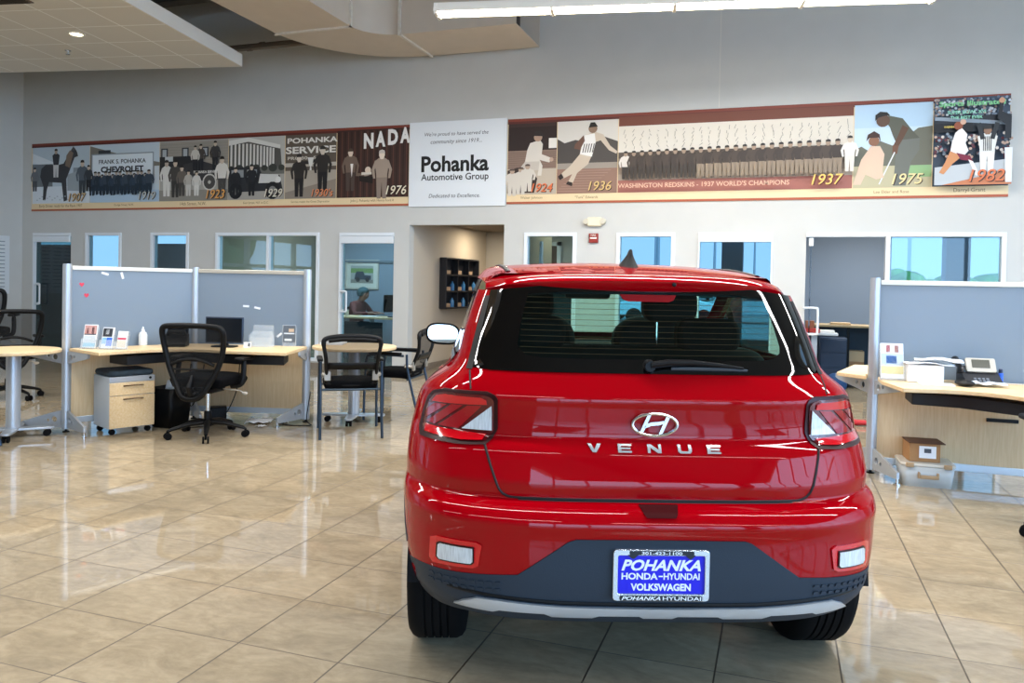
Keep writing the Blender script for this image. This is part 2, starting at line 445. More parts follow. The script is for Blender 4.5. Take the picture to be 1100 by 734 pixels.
# the sliding glass leaf of the right-hand office stands open: only its edge, roller and handle show
d = struct('door_3', MB().span((.352, YW + .03, .02), (.364, YW + .13, 1.98)), pane_mat('door_edge_glass', '#3a5a66', 1.5), smooth=False)
MB().span((.33, YW - .02, 1.9), (.385, YW + .04, 2.0)).build('roller', M_white, d, smooth=False, bevel=.01)
MB().tube(catmull([(.3, YW - .05, 1.13), (.3, YW - .06, 1.14), (.43, YW - .06, 1.14), (.45, YW - .06, 1.1), (.45, YW - .06, .86), (.43, YW - .06, .82), (.3, YW - .06, .82), (.3, YW - .05, .83)], 5), .014, 10).build('door_handle', M_white, d)

# ---- hung tile ceiling at the top left (turned ten degrees, like the lights)
TH = R(10)
def soffit_mat():
    m = bpy.data.materials.new('ceiling_tile'); m.use_nodes = True
    nt = m.node_tree; b = nt.nodes['Principled BSDF']; N = nt.nodes.new; L = nt.links.new
    tc = N('ShaderNodeTexCoord'); sx = N('ShaderNodeSeparateXYZ'); L(tc.outputs['Object'], sx.inputs[0])
    gs = []
    for i in (0, 1):
        q = N('ShaderNodeMath'); q.operation = 'DIVIDE'; L(sx.outputs[i], q.inputs[0]); q.inputs[1].default_value = .61
        f = N('ShaderNodeMath'); f.operation = 'FRACT'; L(q.outputs[0], f.inputs[0])
        s = N('ShaderNodeMath'); s.operation = 'SUBTRACT'; L(f.outputs[0], s.inputs[0]); s.inputs[1].default_value = .5
        a = N('ShaderNodeMath'); a.operation = 'ABSOLUTE'; L(s.outputs[0], a.inputs[0])
        g = N('ShaderNodeMath'); g.operation = 'GREATER_THAN'; L(a.outputs[0], g.inputs[0]); g.inputs[1].default_value = .484
        gs.append(g)
    mx = N('ShaderNodeMath'); mx.operation = 'MAXIMUM'; L(gs[0].outputs[0], mx.inputs[0]); L(gs[1].outputs[0], mx.inputs[1])
    c = N('ShaderNodeMix'); c.data_type = 'RGBA'; L(mx.outputs[0], c.inputs[0]); c.inputs[6].default_value = rgb('#ddd8ce'); c.inputs[7].default_value = rgb('#fbfaf6')
    L(c.outputs[2], b.inputs['Base Color']); b.inputs['Roughness'].default_value = .85
    bp = N('ShaderNodeBump'); bp.inputs['Strength'].default_value = .6; bp.inputs['Distance'].default_value = .01
    L(mx.outputs[0], bp.inputs['Height']); L(bp.outputs[0], b.inputs['Normal'])
    return m
so = MB().span((-5.0, -5.5, 0), (-.02, -.02, .16)).build('ceiling_hung', soffit_mat(), smooth=False)
so.location = (-7.35, 9.38, 4.4); so.rotation_euler = (0, 0, TH); so['kind'] = 'structure'
fa = MB().span((-.02, -5.5, -.004), (0, 0, .17)).span((-5, -.02, -.004), (0, 0, .17)).build('fascia', mat('soffit_paint', '#e8e4dc', .7), so, smooth=False)
dl = thing('ceiling_downlight', 'round lit downlight set in the hung tile ceiling', 'light', (-8.43, 7.56, 4.4))
MB().lathe([(.1, 0), (.1, -.012), (.075, -.014), (.075, -.004)], 28).build('trim_ring', mat('ring_white', '#e8e4da', .4), dl)
MB().lathe([(.073, -.002), (.073, -.008), (.04, -.011)], 28).build('lamp', mat('warm_lamp', '#fff0c8', .4, emit=6), dl)
sp = thing('fire_sprinkler', 'small chrome sprinkler head below the hung tile ceiling', 'sprinkler', (-9.166, 8.089, 4.4))
MB().lathe([(.04, 0), (.04, -.008), (.014, -.012), (.01, -.05)], 18).build('cover_plate', M_chrome, sp)
MB().lathe([(.022, -.05), (.03, -.056), (.006, -.06)], 18).build('deflector', M_chrome, sp)

# ---- air duct with an elbow
M_duct = mat('duct_paint', '#cdc1b2', .6, noise=.03, nscale=4)
M_flange = mat('flange_metal', '#d6d0c6', .45, noise=.08, nscale=25)
du = thing('air_duct', 'wide rectangular air duct bending under the dark roof deck', 'duct', (-5.4, 8.8, 4.6))
O = Vector((-5.4, 8.8, 4.6)); HD = .62
cx, cy = -4.77, 8.77
b = MB().span((-6.35, 1.0, 4.6), (-5.24, cy, 4.6 + HD)); 
b.v = [v - O for v in b.v]; b.build('straight_section', M_duct, du, smooth=False)
b = MB(); n = 20
rows = [[], [], [], []]
ri, ro = .455, 1.5
prof = []
for i in range(n + 1):
    a = R(180 - 90 * i / n); ca, sa = math.cos(a), math.sin(a)
    rox = 1.58 + (1.46 - 1.58) * i / n; rix = .47
    prof.append([(cx + rix * ca, cy + rix * sa, 4.6), (cx + rox * ca, cy + rox * sa, 4.6), (cx + rox * ca, cy + rox * sa, 4.6 + HD), (cx + rix * ca, cy + rix * sa, 4.6 + HD)])
b.grid(prof, closed_u=True); b.v = [v - O for v in b.v]
b.build('elbow', M_duct, du, angle=50)
b = MB(); x0, x1, y0, y1 = cx, -3.17, 9.24, 10.23
b.add([(x0, y0, 4.6), (x1, y0, 4.6), (x1, y1, 4.6), (x0, y1, 4.6), (x0, y0, 4.6 + HD), (x1, y0, 4.6 + HD), (x1, y1, 4.6 + HD), (x0, y1, 4.6 + HD)],
      [(0, 3, 2, 1), (4, 5, 6, 7), (0, 1, 5, 4), (2, 3, 7, 6)])
b.v = [v - O for v in b.v]; b.build('branch_section', M_duct, du, smooth=False, solid=.01)
b = MB().span((x1 - .3, y0 + .01, 4.61), (x1 - .28, y1 - .01, 4.59 + HD)); b.v = [v - O for v in b.v]
b.build('shade_plate', mat('duct_inside_shade', '#3a302a', .8), du, smooth=False)  # dark plate: the shade inside the open duct end, put into its colour
for (lo, hi, wd) in (((-6.37, cy - .02, 4.585), (-5.22, cy + .02, 0), 'x'), ((cx - .02, 9.2, 4.585), (cx + .02, 10.25, 0), 'y')):
    b = MB()
    if wd == 'x':
        b.span((lo[0], lo[1], 4.575), (hi[0], hi[1], 4.6)).span((hi[0] - .025, lo[1], 4.575), (hi[0], hi[1], 4.62 + HD)).span((lo[0], lo[1], 4.575), (lo[0] + .025, hi[1], 4.62 + HD))
    else:
        b.span((lo[0], lo[1], 4.575), (hi[0], hi[1], 4.6)).span((lo[0], lo[1], 4.575), (hi[0], lo[1] + .025, 4.62 + HD)).span((lo[0], hi[1] - .025, 4.575), (hi[0], hi[1], 4.62 + HD))
    b.v = [v - O for v in b.v]; b.build('flange', M_flange, du, smooth=False)
for k, (y, z, r_) in enumerate(((9.9, 4.86, .035), (9.6, 4.72, .028))):
    p = MB().cyl((0, 0, 0), (5.6, .0, 0), r_, n=14)
    for x in (.9, 2.4, 4.6): p.cyl((x - .04, 0, 0), (x + .04, 0, 0), r_ * 1.35, n=14)
    o = p.build('sprinkler_pipe', mat('pipe_brown', '#6a6055', .6)); o.location = (-12.0, y, z)
    tag(o, ['thicker brown pipe crossing below the roof deck near the back wall', 'thinner brown pipe running below the thicker one towards the duct'][k], 'pipe', 'pipes beside the duct')

# ---- pendant linear light
A0, A1 = Vector((-3.364, 7.286, 4.05)), Vector((1.311, 8.139, 4.05))
ln = (A1 - A0).length; ang = math.atan2(A1.y - A0.y, A1.x - A0.x)
lt = thing('pendant_light', 'long bright linear pendant light of four tubes under the roof', 'light', A0, ang)
b = MB().prism([(-.09, .12), (.09, .12), (.11, .03), (.1, .03), (.08, .1), (-.08, .1), (-.1, .03), (-.11, .03)], 0, ln, M=Matrix(((0, 0, 1, 0), (1, 0, 0, 0), (0, 1, 0, 0), (0, 0, 0, 1))))
b.build('housing', mat('fixture_white', '#eeeae0', .4), lt, smooth=False)
for i in range(4):
    x0 = ln / 4 * i + .03; x1 = ln / 4 * (i + 1) - .03
    MB().tube([(x0, 0, .055), (x1, 0, .055)], .05, 14).build('tube_lamp', mat('tube_glow', '#fff4dc', .5, emit=14), lt)
for i in range(5):
    x = min(max(ln / 4 * i, .02), ln - .02)
    MB().box((x, 0, .06), (.03, .2, .1)).build('joint_bracket', MATS['fixture_white'], lt, smooth=False)
for x in (.35, ln / 2, ln - .35):
    MB().cyl((x, 0, .12), (x, 0, 1.95), .004, n=6).build('hanger_wire', M_alu, lt)

# ---- small things on the walls
el = thing('emergency_light', 'cream two-headed emergency light high on the back wall', 'light', (-2.36, YW, 2.215))
M_cream = mat('cream_plastic', '#e6dcc0', .45)
MB().box((0, -.03, 0), (.19, .06, .12)).build('case', M_cream, el, bevel=.012)
for s in (-1, 1):
    MB().cyl((s * .11, -.02, .005), (s * .11, -.075, .005), .045, .035, n=20).build('lamp_head', mat('lamp_head_grey', '#cfc8b4', .35), el)
al = thing('fire_alarm_plate', 'small red fire alarm plate on the back wall below the emergency light', 'alarm', (-2.37, YW, 1.997))
MB().box((0, -.02, 0), (.125, .04, .125)).build('plate', mat('alarm_red', '#8e2a22', .4), al, bevel=.006)
MB().box((0, -.043, .0), (.09, .006, .02)).build('strobe_bar', mat('strobe_white', '#f4efe6', .3), al, bevel=.002)
vs, fs = fit_text('FIRE', w=.07, cx=0, cy=.038); MB().add([(v.x, -.0415, v.y) for v in vs], fs).build('lettering', MATS['strobe_white'], al, smooth=False)
po = thing('wall_poster', 'white notice poster with grey lines of text on the left wall', 'poster', (-12.69, 9.5, 1.52))
MB().span((0, -.55, -.5), (.02, .55, .5)).build('board', mat('poster_white', '#d8dde0', .5), po, bevel=.004)
b = MB(); rnd = random.Random(3)
for i in range(13):
    z = .4 - i * .065
    for seg in range(4):
        y0 = .46 - seg * .235
        b.span((.0205, y0 - .2 + rnd.random() * .07, z - .008), (.0215, y0, z + .008))
b.build('text_lines', mat('poster_ink', '#8d969c', .6), po, smooth=False)
bx = tag(MB().box((.02, 0, 0), (.04, .12, .08)).build('wall_sensor', M_cream, bevel=.008), 'small cream sensor box on the left wall above the notice poster', 'sensor'); bx.location = (-12.69, 9.62, 2.16)

# key rack in the hall
rk = thing('key_rack', 'black wall rack of nine lit cubbies in the hall', 'rack', (-5.113, 12.1, 1.35))
W_, H_ = 1.4, .8
b = MB().span((0, -W_ / 2, -H_ / 2), (.02, W_ / 2, H_ / 2))
for i in range(4):
    y = -W_ / 2 + W_ * i / 3; z = -H_ / 2 + H_ * i / 3
    b.span((.0, y - .012, -H_ / 2), (.12, y + .012, H_ / 2)); b.span((0, -W_ / 2, z - .012), (.12, W_ / 2, z + .012))
b.build('cubby_frame', mat('rack_black', '#15161c', .45), rk, smooth=False, bevel=.002)
cols = ['#8a6a58', '#3c6a96', '#a08a78']
for i in range(3):
    for j in range(3):
        y = -W_ / 2 + W_ * (i + .5) / 3; z = -H_ / 2 + H_ * (j + .5) / 3
        c = tag(MB().span((0, -.09, 0), (.05, .09, .06)).build('picture_card', mat('card_tan', '#a89078', .6), bevel=.003), 'small tan card standing in a cubby of the black hall rack', 'card', 'tan cards in the hall rack')
        c.location = (-5.09, 12.1 + y - .05, 1.35 + z - .118)
        if j < 2:
            t = tag(MB().lathe([(.035, 0), (.035, .1), (.014, .13), (.014, .15)], 16).build('bottle', mat('bottle_blue', '#3f78ac', .25), ), 'small blue bottle standing in a cubby of the black hall rack', 'bottle', 'blue bottles in the hall rack')
            t.location = (-5.045, 12.1 + y + .12, 1.35 + z - .118)

struct('trim_6', MB().span((-.784, YW - .004, 3.66), (-.778, YW, 6)), mat('joint_bead', '#dcd8ce', .6), smooth=False)
cv = thing('ceiling_vent', 'dark recessed vent at the near left corner of the hung tile ceiling', 'vent', (-8.2, 6.42, 4.4), TH)
MB().span((-.28, -.1, -.012), (.28, .1, -.001)).build('frame', mat('vent_brown', '#6a5c4e', .5), cv, bevel=.004)
for i in range(5): MB().box((0, -.07 + .035 * i, -.016), (.5, .012, .008), tilt=(.5, 0)).build('slat', mat('vent_dark', '#3a322a', .6), cv, smooth=False)
# ================================================================== CAR
def lin(t, z):
    if z <= t[0][0]: return t[0][1]
    for (a, b), (c, d) in zip(t, t[1:]):
        if z <= c: return b + (d - b) * (z - a) / (c - a)
    return t[-1][1]
YR = [(.2, -.48), (.30, -.60), (.35, -.655), (.38, -.668), (.46, -.675), (.58, -.675), (.628, -.688), (.66, -.668), (.674, -.645), (.680, -.602), (.735, -.612), (.83, -.578), (.848, -.565), (.870, -.540), (.92, -.538), (.978, -.546), (.99, -.552), (1.001, -.549), (1.077, -.503), (1.36, -.37), (1.42, -.34)]
WW = [(.2, .74), (.28, .785), (.35, .805), (.45, .825), (.55, .834), (.65, .836), (.72, .836), (.80, .832), (.88, .82), (.95, .803), (.99, .785), (1.02, .75), (1.05, .70), (1.08, .662), (1.2, .634), (1.3, .604), (1.38, .575), (1.41, .56)]
WM = [(.2, .74), (.28, .785), (.35, .805), (.45, .82), (.55, .826), (.65, .828), (.72, .826), (.80, .81), (.88, .782), (.95, .742), (1.0, .722), (1.05, .71), (1.08, .70), (1.2, .662), (1.3, .632), (1.38, .60), (1.41, .59)]
DR = [(.2, .45), (.97, .45), (1.06, .28), (1.42, .28)]
YF = [(.2, 3.1), (.3, 3.22), (.6, 3.27), (.75, 3.22), (.80, 3.1), (.86, 2.85), (.93, 2.4), (.98, 2.05), (1.03, 1.86), (1.4, .95), (1.42, .9)]
DF = [(.2, .8), (.8, .8), (.98, .45), (1.05, .4), (1.42, .4)]
def pch(t, z):
    """smooth monotone curve through a table"""
    if z <= t[0][0]: return t[0][1]
    if z >= t[-1][0]: return t[-1][1]
    i = max(k for k in range(len(t) - 1) if t[k][0] <= z)
    sl = [(t[k + 1][1] - t[k][1]) / (t[k + 1][0] - t[k][0]) for k in range(len(t) - 1)]
    def m(k):
        if k == 0: return sl[0]
        if k == len(t) - 1: return sl[-1]
        return 0 if sl[k - 1] * sl[k] <= 0 else 2 * sl[k - 1] * sl[k] / (sl[k - 1] + sl[k])
    h = t[i + 1][0] - t[i][0]; q = (z - t[i][0]) / h
    return (2 * q ** 3 - 3 * q * q + 1) * t[i][1] + (q ** 3 - 2 * q * q + q) * h * m(i) + (3 * q * q - 2 * q ** 3) * t[i + 1][1] + (q ** 3 - q * q) * h * m(i + 1)
def yr(z): return sum(lin(YR, z + k * .004) for k in (-2, -1, 0, 1, 2)) / 5
def ww(z): return sum(pch(WW, z + k * .012) for k in (-2, -1, 0, 1, 2)) / 5
def wm(z): return sum(pch(WM, z + k * .015) for k in (-2, -1, 0, 1, 2)) / 5
def dr(z): return sum(pch(DR, z + k * .012) for k in (-2, -1, 0, 1, 2)) / 5
def yf(z): return sum(lin(YF, z + k * .012) for k in (-1, 0, 1)) / 3
def yrear(x, z):
    xn = min(abs(x) / ww(z), 1.)
    return yr(z) + dr(z) * (1 - math.sqrt(max(0, 1 - xn ** 4)))
def ux(x, z):
    """contour parameter (0..1) of a point of the tail at half-width x"""
    return math.asin(min(abs(x) / ww(z), 1.) ** 2) / (PI / 2)
def uy(y, z):
    """contour parameter (1..2) of a point of the flank at y"""
    ya, yb = yr(z) + dr(z), yf(z) - lin(DF, z)
    return 1 + max(0., min(1., (y - ya) / (yb - ya)))
def flank(y, z):
    """half-width of the body beside the tail corner"""
    t = max(0, min(1, (y - yr(z) - dr(z)) / .8)); t = t * t * (3 - 2 * t)
    w = ww(z) + (wm(z) - ww(z)) * t
    return w - (.05 * ((y - 2.2) / .8) ** 2 if y > 2.2 else 0)
def halfw(y, z):
    a = y - yr(z); d = dr(z)
    if a <= 0: return .5
    if a >= d: return flank(y, z)
    return ww(z) * (1 - (1 - a / d) ** 2) ** .25
def CP(u, z, off=0, sg=1):
    w = ww(z); d = dr(z)
    if u <= 1:
        def pt(u):
            a = u * PI / 2
            return w * math.sqrt(max(0, math.sin(a))), yr(z) + d * (1 - math.cos(a))
        x, y = pt(u)
        if off:
            x1, y1 = pt(min(1, u + .002)); x0, y0 = pt(max(0, u - .002))
            tx, ty = x1 - x0, y1 - y0; l = math.hypot(tx, ty) or 1
            x += off * ty / l; y -= off * tx / l
    elif u <= 2:
        y = yr(z) + d + (u - 1) * (yf(z) - lin(DF, z) - yr(z) - d)
        x = flank(y, z) + off
    else:
        a = (3 - u) * PI / 2; df = lin(DF, z)
        w2 = flank(yf(z) - df, z)
        x = w2 * math.sqrt(max(0, math.sin(a))); y = yf(z) - df * (1 - math.cos(a))
        y += off * math.cos(a); x += off * math.sin(a)
    return Vector((sg * x, y, z))
# materials
M_red = mat('red_paint', '#9a000b', .45, coat=.7, spec=0)
M_clad = mat('black_cladding', '#28333f', .6, bump=.25, bscale=260, spec=.3)
M_skid = mat('silver_skid', '#c2cad2', .4, metal=.4)
M_seam = mat('shut_line', '#120203', .6)
M_frit = mat('black_glass_edge', '#050506', .04, spec=.6, coat=.6)
M_cabin = mat('cabin_black', '#0e1014', .75, spec=.2)
M_head = mat('headliner_grey', '#54585c', .9)
M_cglass = pane_mat('car_glass', '#d8f2ea', 1.45)
M_rglass = pane_mat('rear_glass', '#b8d8cc', 1.5)
M_lensr = mat('lamp_red', '#d00014', .12, coat=1)
M_lensd = mat('lamp_dark_red', '#5a0009', .12, coat=1)
M_lensm = mat('lamp_mid_red', '#9c0010', .1, coat=1)
M_lensw = mat('lamp_clear', '#cfd6da', .15, coat=1, noise=.2, nscale=60, stretch=(6, 1, .4))
M_dark = mat('lamp_surround', '#2c0407', .35, spec=.3)
M_tyre = mat('tyre_rubber', '#08090b', .8, spec=.15)
M_alloy = mat('alloy_grey', '#8a9096', .3, metal=.9)

CAR = thing('car', 'glossy red compact suv parked with its tail to the camera', 'car', (-.553 - .0094, 3.062 - .0035, 0), math.atan2(.349, .937))
def tailpatch(name, poly, mats, off=.004, depth=.012, step=.025, mirror=True, parent=CAR, fmi=None, yfun=None):
    """a piece with an exact outline in the tail's (x, z) view, lying on the tail"""
    out = []
    yfun = yfun or yrear
    for sg in ((1, -1) if mirror else (1,)):
        bm = bmesh.new()
        vs = [bm.verts.new((sg * x, 0, z)) for x, z in poly]
        bm.faces.new(vs)
        xs = [v.co.x for v in vs]; zs = [v.co.z for v in vs]
        for ax, lo, hi in ((0, min(xs), max(xs)), (2, min(zs), max(zs))):
            k = math.floor(lo / step) + 1
            while k * step < hi:
                co = [0, 0, 0]; no = [0, 0, 0]; co[ax] = k * step; no[ax] = 1
                bmesh.ops.bisect_plane(bm, geom=bm.verts[:] + bm.edges[:] + bm.faces[:], plane_co=co, plane_no=no, dist=1e-5)
                k += 1
        bmesh.ops.triangulate(bm, faces=[f for f in bm.faces if len(f.verts) > 4])
        for v in bm.verts:
            v.co.y = yfun(v.co.x, v.co.z) - off
        bmesh.ops.recalc_face_normals(bm, faces=bm.faces)
        if bm.faces and sum(f.normal.y * f.calc_area() for f in bm.faces) > 0: bmesh.ops.reverse_faces(bm, faces=bm.faces)
        ed = [e for e in bm.edges if e.is_boundary]
        r = bmesh.ops.extrude_edge_only(bm, edges=ed)
        for v in [g for g in r['geom'] if isinstance(g, bmesh.types.BMVert)]: v.co.y += depth
        bmesh.ops.recalc_face_normals(bm, faces=bm.faces)
        me = bpy.data.meshes.new(name); bm.to_mesh(me); bm.free()
        for m in (mats if isinstance(mats, list) else [mats]): me.materials.append(m)
        if fmi:
            for p in me.polygons: p.material_index = fmi(p.center)
        me.polygons.foreach_set('use_smooth', [True] * len(me.polygons)); me.set_sharp_from_angle(angle=R(40))
        o = bpy.data.objects.new(name, me); COL.objects.link(o); o.parent = parent
        out.append(o)
    return out
def tailline(pts, off=.0):
    return [(x, yrear(x, z) - off, z) for x, z in pts]
def dense(pts, d=.02):
    out = []
    for (a, b), (c, e) in zip(pts, pts[1:]):
        n = max(1, int(math.hypot(c - a, e - b) / d))
        out += [(a + (c - a) * i / n, b + (e - b) * i / n) for i in range(n)]
    return out + [pts[-1]]

# ---- body shell (tail, flanks, nose and bonnet up to the waist)
def zrows():
    zs = [.285 + .0175 * i for i in range(18)]
    z = .6
    while z < 1.078: zs.append(z); z += .006
    zs.append(1.08)
    return zs
us = [i / 26 for i in range(27)] + [1 + i / 34 for i in range(1, 35)] + [2 + i / 16 for i in range(1, 17)]
ZS = zrows()
bm = bmesh.new()
cols = [(-1, u) for u in reversed(us)] + [(1, u) for u in us[1:]]
V = [[bm.verts.new(CP(u, z, 0, sg)) for sg, u in cols] for z in ZS]
WHY = [(0.0, .315), (2.52, .315)]
def in_hatch(c):
    if c.y > -.2 or c.z < .6805: return False
    xm = .49 + .06 * max(0, min(1, (c.z - .70) / .14)) + (.05 * max(0, (c.z - .84) / .22) if c.z > .84 else 0)
    return abs(c.x) < xm
FA = {'body_shell': [], 'rear_hatch': [], 'rear_bumper': []}
for j in range(len(ZS) - 1):
    for i in range(len(cols) - 1):
        q = [V[j][i], V[j][i + 1], V[j + 1][i + 1], V[j + 1][i]]
        c = sum((v.co for v in q), Vector()) / 4
        if c.y < -.2 and c.z < .345: continue
        if any((c.y - wy) ** 2 + (c.z - wz) ** 2 < .352 ** 2 for wy, wz in WHY) and abs(c.x) > .55: continue
        k = 'rear_hatch' if in_hatch(c) else ('rear_bumper' if c.z < .70 and c.y < -.1 else 'body_shell')
        FA[k].append([v.co.copy() for v in q])
bm.free()
for k, fl in FA.items():
    idx = {}; vs = []; fs = []
    for q in fl:
        f = []
        for p in q:
            key = (round(p.x, 5), round(p.y, 5), round(p.z, 5))
            if key not in idx: idx[key] = len(vs); vs.append(p)
            if idx[key] not in f: f.append(idx[key])
        if len(f) > 2: fs.append(f)
    MB().add(vs, fs).build(k, M_red, CAR, angle=60)
b = MB()
b.span((-.55, -.3, .24), (.55, 2.95, .34)).span((-.55, -.48, .32), (.55, -.3, .38))
b.build('underbody', M_cabin, CAR, smooth=False)
b = MB()
for wy, wz in WHY:
    for s in (-1, 1):
        rows = []
        for i in range(25):
            a = R(2 + 176 * i / 24)
            rows.append([(s * .52, wy + .36 * math.cos(a), wz + .36 * math.sin(a)), (s * (ww(.5) - .02), wy + .36 * math.cos(a), wz + .36 * math.sin(a))])
        MB().grid(rows).build('wheel_well', M_cabin, CAR)
for wy, wz in WHY:
    for s in (-1, 1):
        rows = []
        for i in range(33):
            a = R(-20 + (176 if wy < 1 else 220) * i / 32)
            pr = []
            for rr, dx in ((.335, -.02), (.335, -.002), (.35, .002), (.385, .002), (.395, -.001), (.395, -.02)):
                z = wz + rr * math.sin(a); y = wy + rr * math.cos(a)
                pr.append((s * (halfw(y, max(z, .26)) + dx), y, z))
            rows.append(pr)
        MB().grid(rows).build('wheel_arch_cladding', M_clad, CAR)
for s in (-1, 1): MB().span((s * .74, .34, .2), (s * .80, 2.2, .3)).build('sill_cladding', M_clad, CAR, bevel=.02)
# ---- lower bumper cladding with its textured bands and silver skid plate
clad = [(0, .587), (.262, .585), (.285, .577), (.44, .468), (.74, .442), (.775, .435), (.802, .424), (.806, .36), (.785, .315), (.75, .288), (.69, .285), (.60, .30), (0, .30)]
full = clad + [(-x, z) for x, z in reversed(clad[1:-1])]
tailpatch('bumper_cladding', full, M_clad, off=.004, depth=.02, mirror=False)
for s in (-1, 1):
    b = MB()
    for r_ in (0, 1):
        for i in range(9):
            x = .50 + .027 * i; z = .437 - r_ * .022 - .06 * (x - .5)
            p = [(s * (x - .010), z - .004), (s * (x - .006), z + .005), (s * (x + .010), z + .003), (s * (x + .006), z - .006)]
            q = [(x_, yrear(x_, z_) - .009, z_) for x_, z_ in p] + [(x_, yrear(x_, z_) + .004, z_) for x_, z_ in p]
            b.add(q, [(0, 1, 2, 3), (0, 4, 5, 1), (1, 5, 6, 2), (2, 6, 7, 3), (3, 7, 4, 0)])
    b.build('cladding_texture', M_clad, bpy.data.objects['bumper_cladding'])
skid = [(0, .373), (.3, .375), (.5, .384), (.565, .382), (.61, .36), (.635, .338), (.52, .338), (.505, .345), (.49, .352), (.345, .352), (.33, .346), (.315, .338), (.175, .338), (.165, .346), (.15, .349), (0, .349)]
skid = [(0, .373), (.3, .375), (.5, .384), (.565, .382), (.61, .362), (.64, .337), (.515, .335), (.495, .347), (.355, .347), (.33, .332), (.205, .332), (.185, .343), (.06, .343), (.045, .332), (0, .332)]
full = skid + [(-x, z) for x, z in reversed(skid[1:-1])]
tailpatch('skid_plate', full, M_skid, off=.018, depth=.05, mirror=False)
# dark groove between cladding and skid plate
g = dense([(-.66, .40), (-.5, .394), (-.3, .386), (0, .383), (.3, .386), (.5, .394), (.66, .40)])
MB().tube(tailline(g, .004), .006, 6).build('cladding_groove', M_black, CAR)

# ---- bumper lamps
fr = [(.553, .549), (.57, .557), (.70, .553), (.722, .543), (.725, .475), (.712, .462), (.58, .474), (.563, .483)]
outs = tailpatch('reflector', fr, M_lensr, off=.006, depth=.012)
inn = [(.582, .537), (.688, .533), (.695, .527), (.697, .489), (.690, .482), (.588, .489), (.581, .496)]
rim = [(.577, .542), (.69, .538), (.700, .530), (.702, .486), (.692, .477), (.586, .484), (.576, .492)]
tailpatch('reflector_rim', rim, M_dark, off=.009, depth=.01)
lens = tailpatch('reverse_lamp', inn, M_lensw, off=.013, depth=.01)
for o in lens: part(o, 'clear lens in the red bumper lamp')

# ---- tail lights
tl = [(.508, .893), (.510, .990), (.520, 1.003), (.545, 1.0125), (.69, 1.008), (.735, .992), (.757, .965), (.772, .92), (.785, .86), (.778, .838), (.70, .838), (.63, .838), (.548, .845), (.525, .862)]
T = tailpatch('tail_light', tl, M_dark, off=.006, depth=.02)
def onlight(name, poly, m, off, lab=None):
    for o, sg in zip(tailpatch(name, poly, m, off=off, depth=.008, parent=None), (0, 1)):
        o.parent = T[sg]
        if lab: part(o, lab)
onlight('lens', [(.522, .885), (.522, .982), (.532, .994), (.56, 1.001), (.69, .997), (.728, .985), (.75, .955), (.765, .91), (.771, .868), (.765, .852), (.63, .85), (.552, .856), (.536, .868)], M_lensd, .010)
onlight('top_bar', [(.545, .970), (.548, .985), (.565, .992), (.69, .990), (.722, .980), (.738, .958)], M_lensr, .014)
onlight('bottom_bar', [(.56, .858), (.63, .853), (.76, .856), (.762, .878), (.545, .876)], M_lensr, .014)
onlight('light_segment', [(.562, .965), (.61, .962), (.712, .884), (.64, .884)], M_lensm, .013)
onlight('light_segment', [(.625, .962), (.665, .960), (.755, .888), (.724, .884)], M_lensm, .013)
onlight('light_segment', [(.68, .958), (.728, .952), (.758, .925), (.760, .897)], M_lensm, .013)
onlight('reverse_lens', [(.528, .888), (.530, .968), (.628, .886)], M_lensw, .016, 'clear triangular reversing lens')

# ---- shut lines, shade patch for the handle recess, parking sensor
hat = [(.606, 1.070), (.60, 1.015)]
low = [(.550, .845), (.530, .784), (.511, .735), (.502, .714), (.490, .700), (.474, .692), (.455, .689), (0, .688)]
b = MB()
for s in (-1, 1):
    b.tube(tailline([(s * x, z) for x, z in dense(hat)], -.0005), .0035, 6)
    b.tube(tailline([(s * x, z) for x, z in dense(low, .01)], .0), .0045, 6)
b.tube([(x, yrear(x, .6835) + .004, .681) for x, z in dense([(-.44, 0), (.44, 0)])], .006, 6)
b.build('hatch_shut_line', M_seam, CAR)
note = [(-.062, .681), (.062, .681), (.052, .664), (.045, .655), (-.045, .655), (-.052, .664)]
tailpatch('handle_recess_shade', note, mat('recess_shade_red', '#3a0206', .6, spec=.1), off=.009, depth=.012, mirror=False, step=.004)  # flat patch, its dark red stands in for the shade in the recess

# ---- lettering and emblem on the hatch
GL = {'V': [[(0, 1), (.28, 1), (.5, .32), (.72, 1), (1, 1), (.64, 0), (.36, 0)]],
      'E': [[(0, 0), (1, 0), (1, .22), (.24, .22), (.24, .4), (.92, .4), (.92, .6), (.24, .6), (.24, .78), (1, .78), (1, 1), (0, 1)]],
      'N': [[(0, 0), (.2, 0), (.2, .62), (.74, 0), (1, 0), (1, 1), (.8, 1), (.8, .38), (.26, 1), (0, 1)]],
      'U': [[(0, 1), (0, .2), (.14, 0), (.86, 0), (1, .2), (1, 1), (.78, 1), (.78, .3), (.7, .22), (.3, .22), (.22, .3), (.22, 1)]]}
M_let = mat('satin_silver', '#d9dde0', .25, metal=.7)
for ch, cxx in zip('VENUE', (-.198, -.10, -.004, .094, .189)):
    poly = [(cxx - .022 + .044 * u, .835 + .024 * v) for u, v in GL[ch][0]]
    o = tailpatch('letter_' + ch.lower(), poly, M_let, off=.005, depth=.008, mirror=False, step=.05)[0]
b = MB(); ce = (0, .921)
b.tube([(ce[0] + .073 * math.cos(a), yrear(0, .92) - .008, ce[1] + .0355 * math.sin(a)) for a in [2 * PI * i / 40 for i in range(40)]], .0058, 8, closed=True)
y0 = yrear(0, .92) - .006
def slab(poly, d=.006):
    n = len(poly)
    vs = [(ce[0] + x, y0 - d, ce[1] + z) for x, z in poly] + [(ce[0] + x, y0 + d, ce[1] + z) for x, z in poly]
    b.add(vs, [tuple(range(n)), tuple(range(2 * n - 1, n - 1, -1))] + [(i, (i + 1) % n, n + (i + 1) % n, n + i) for i in range(n)])
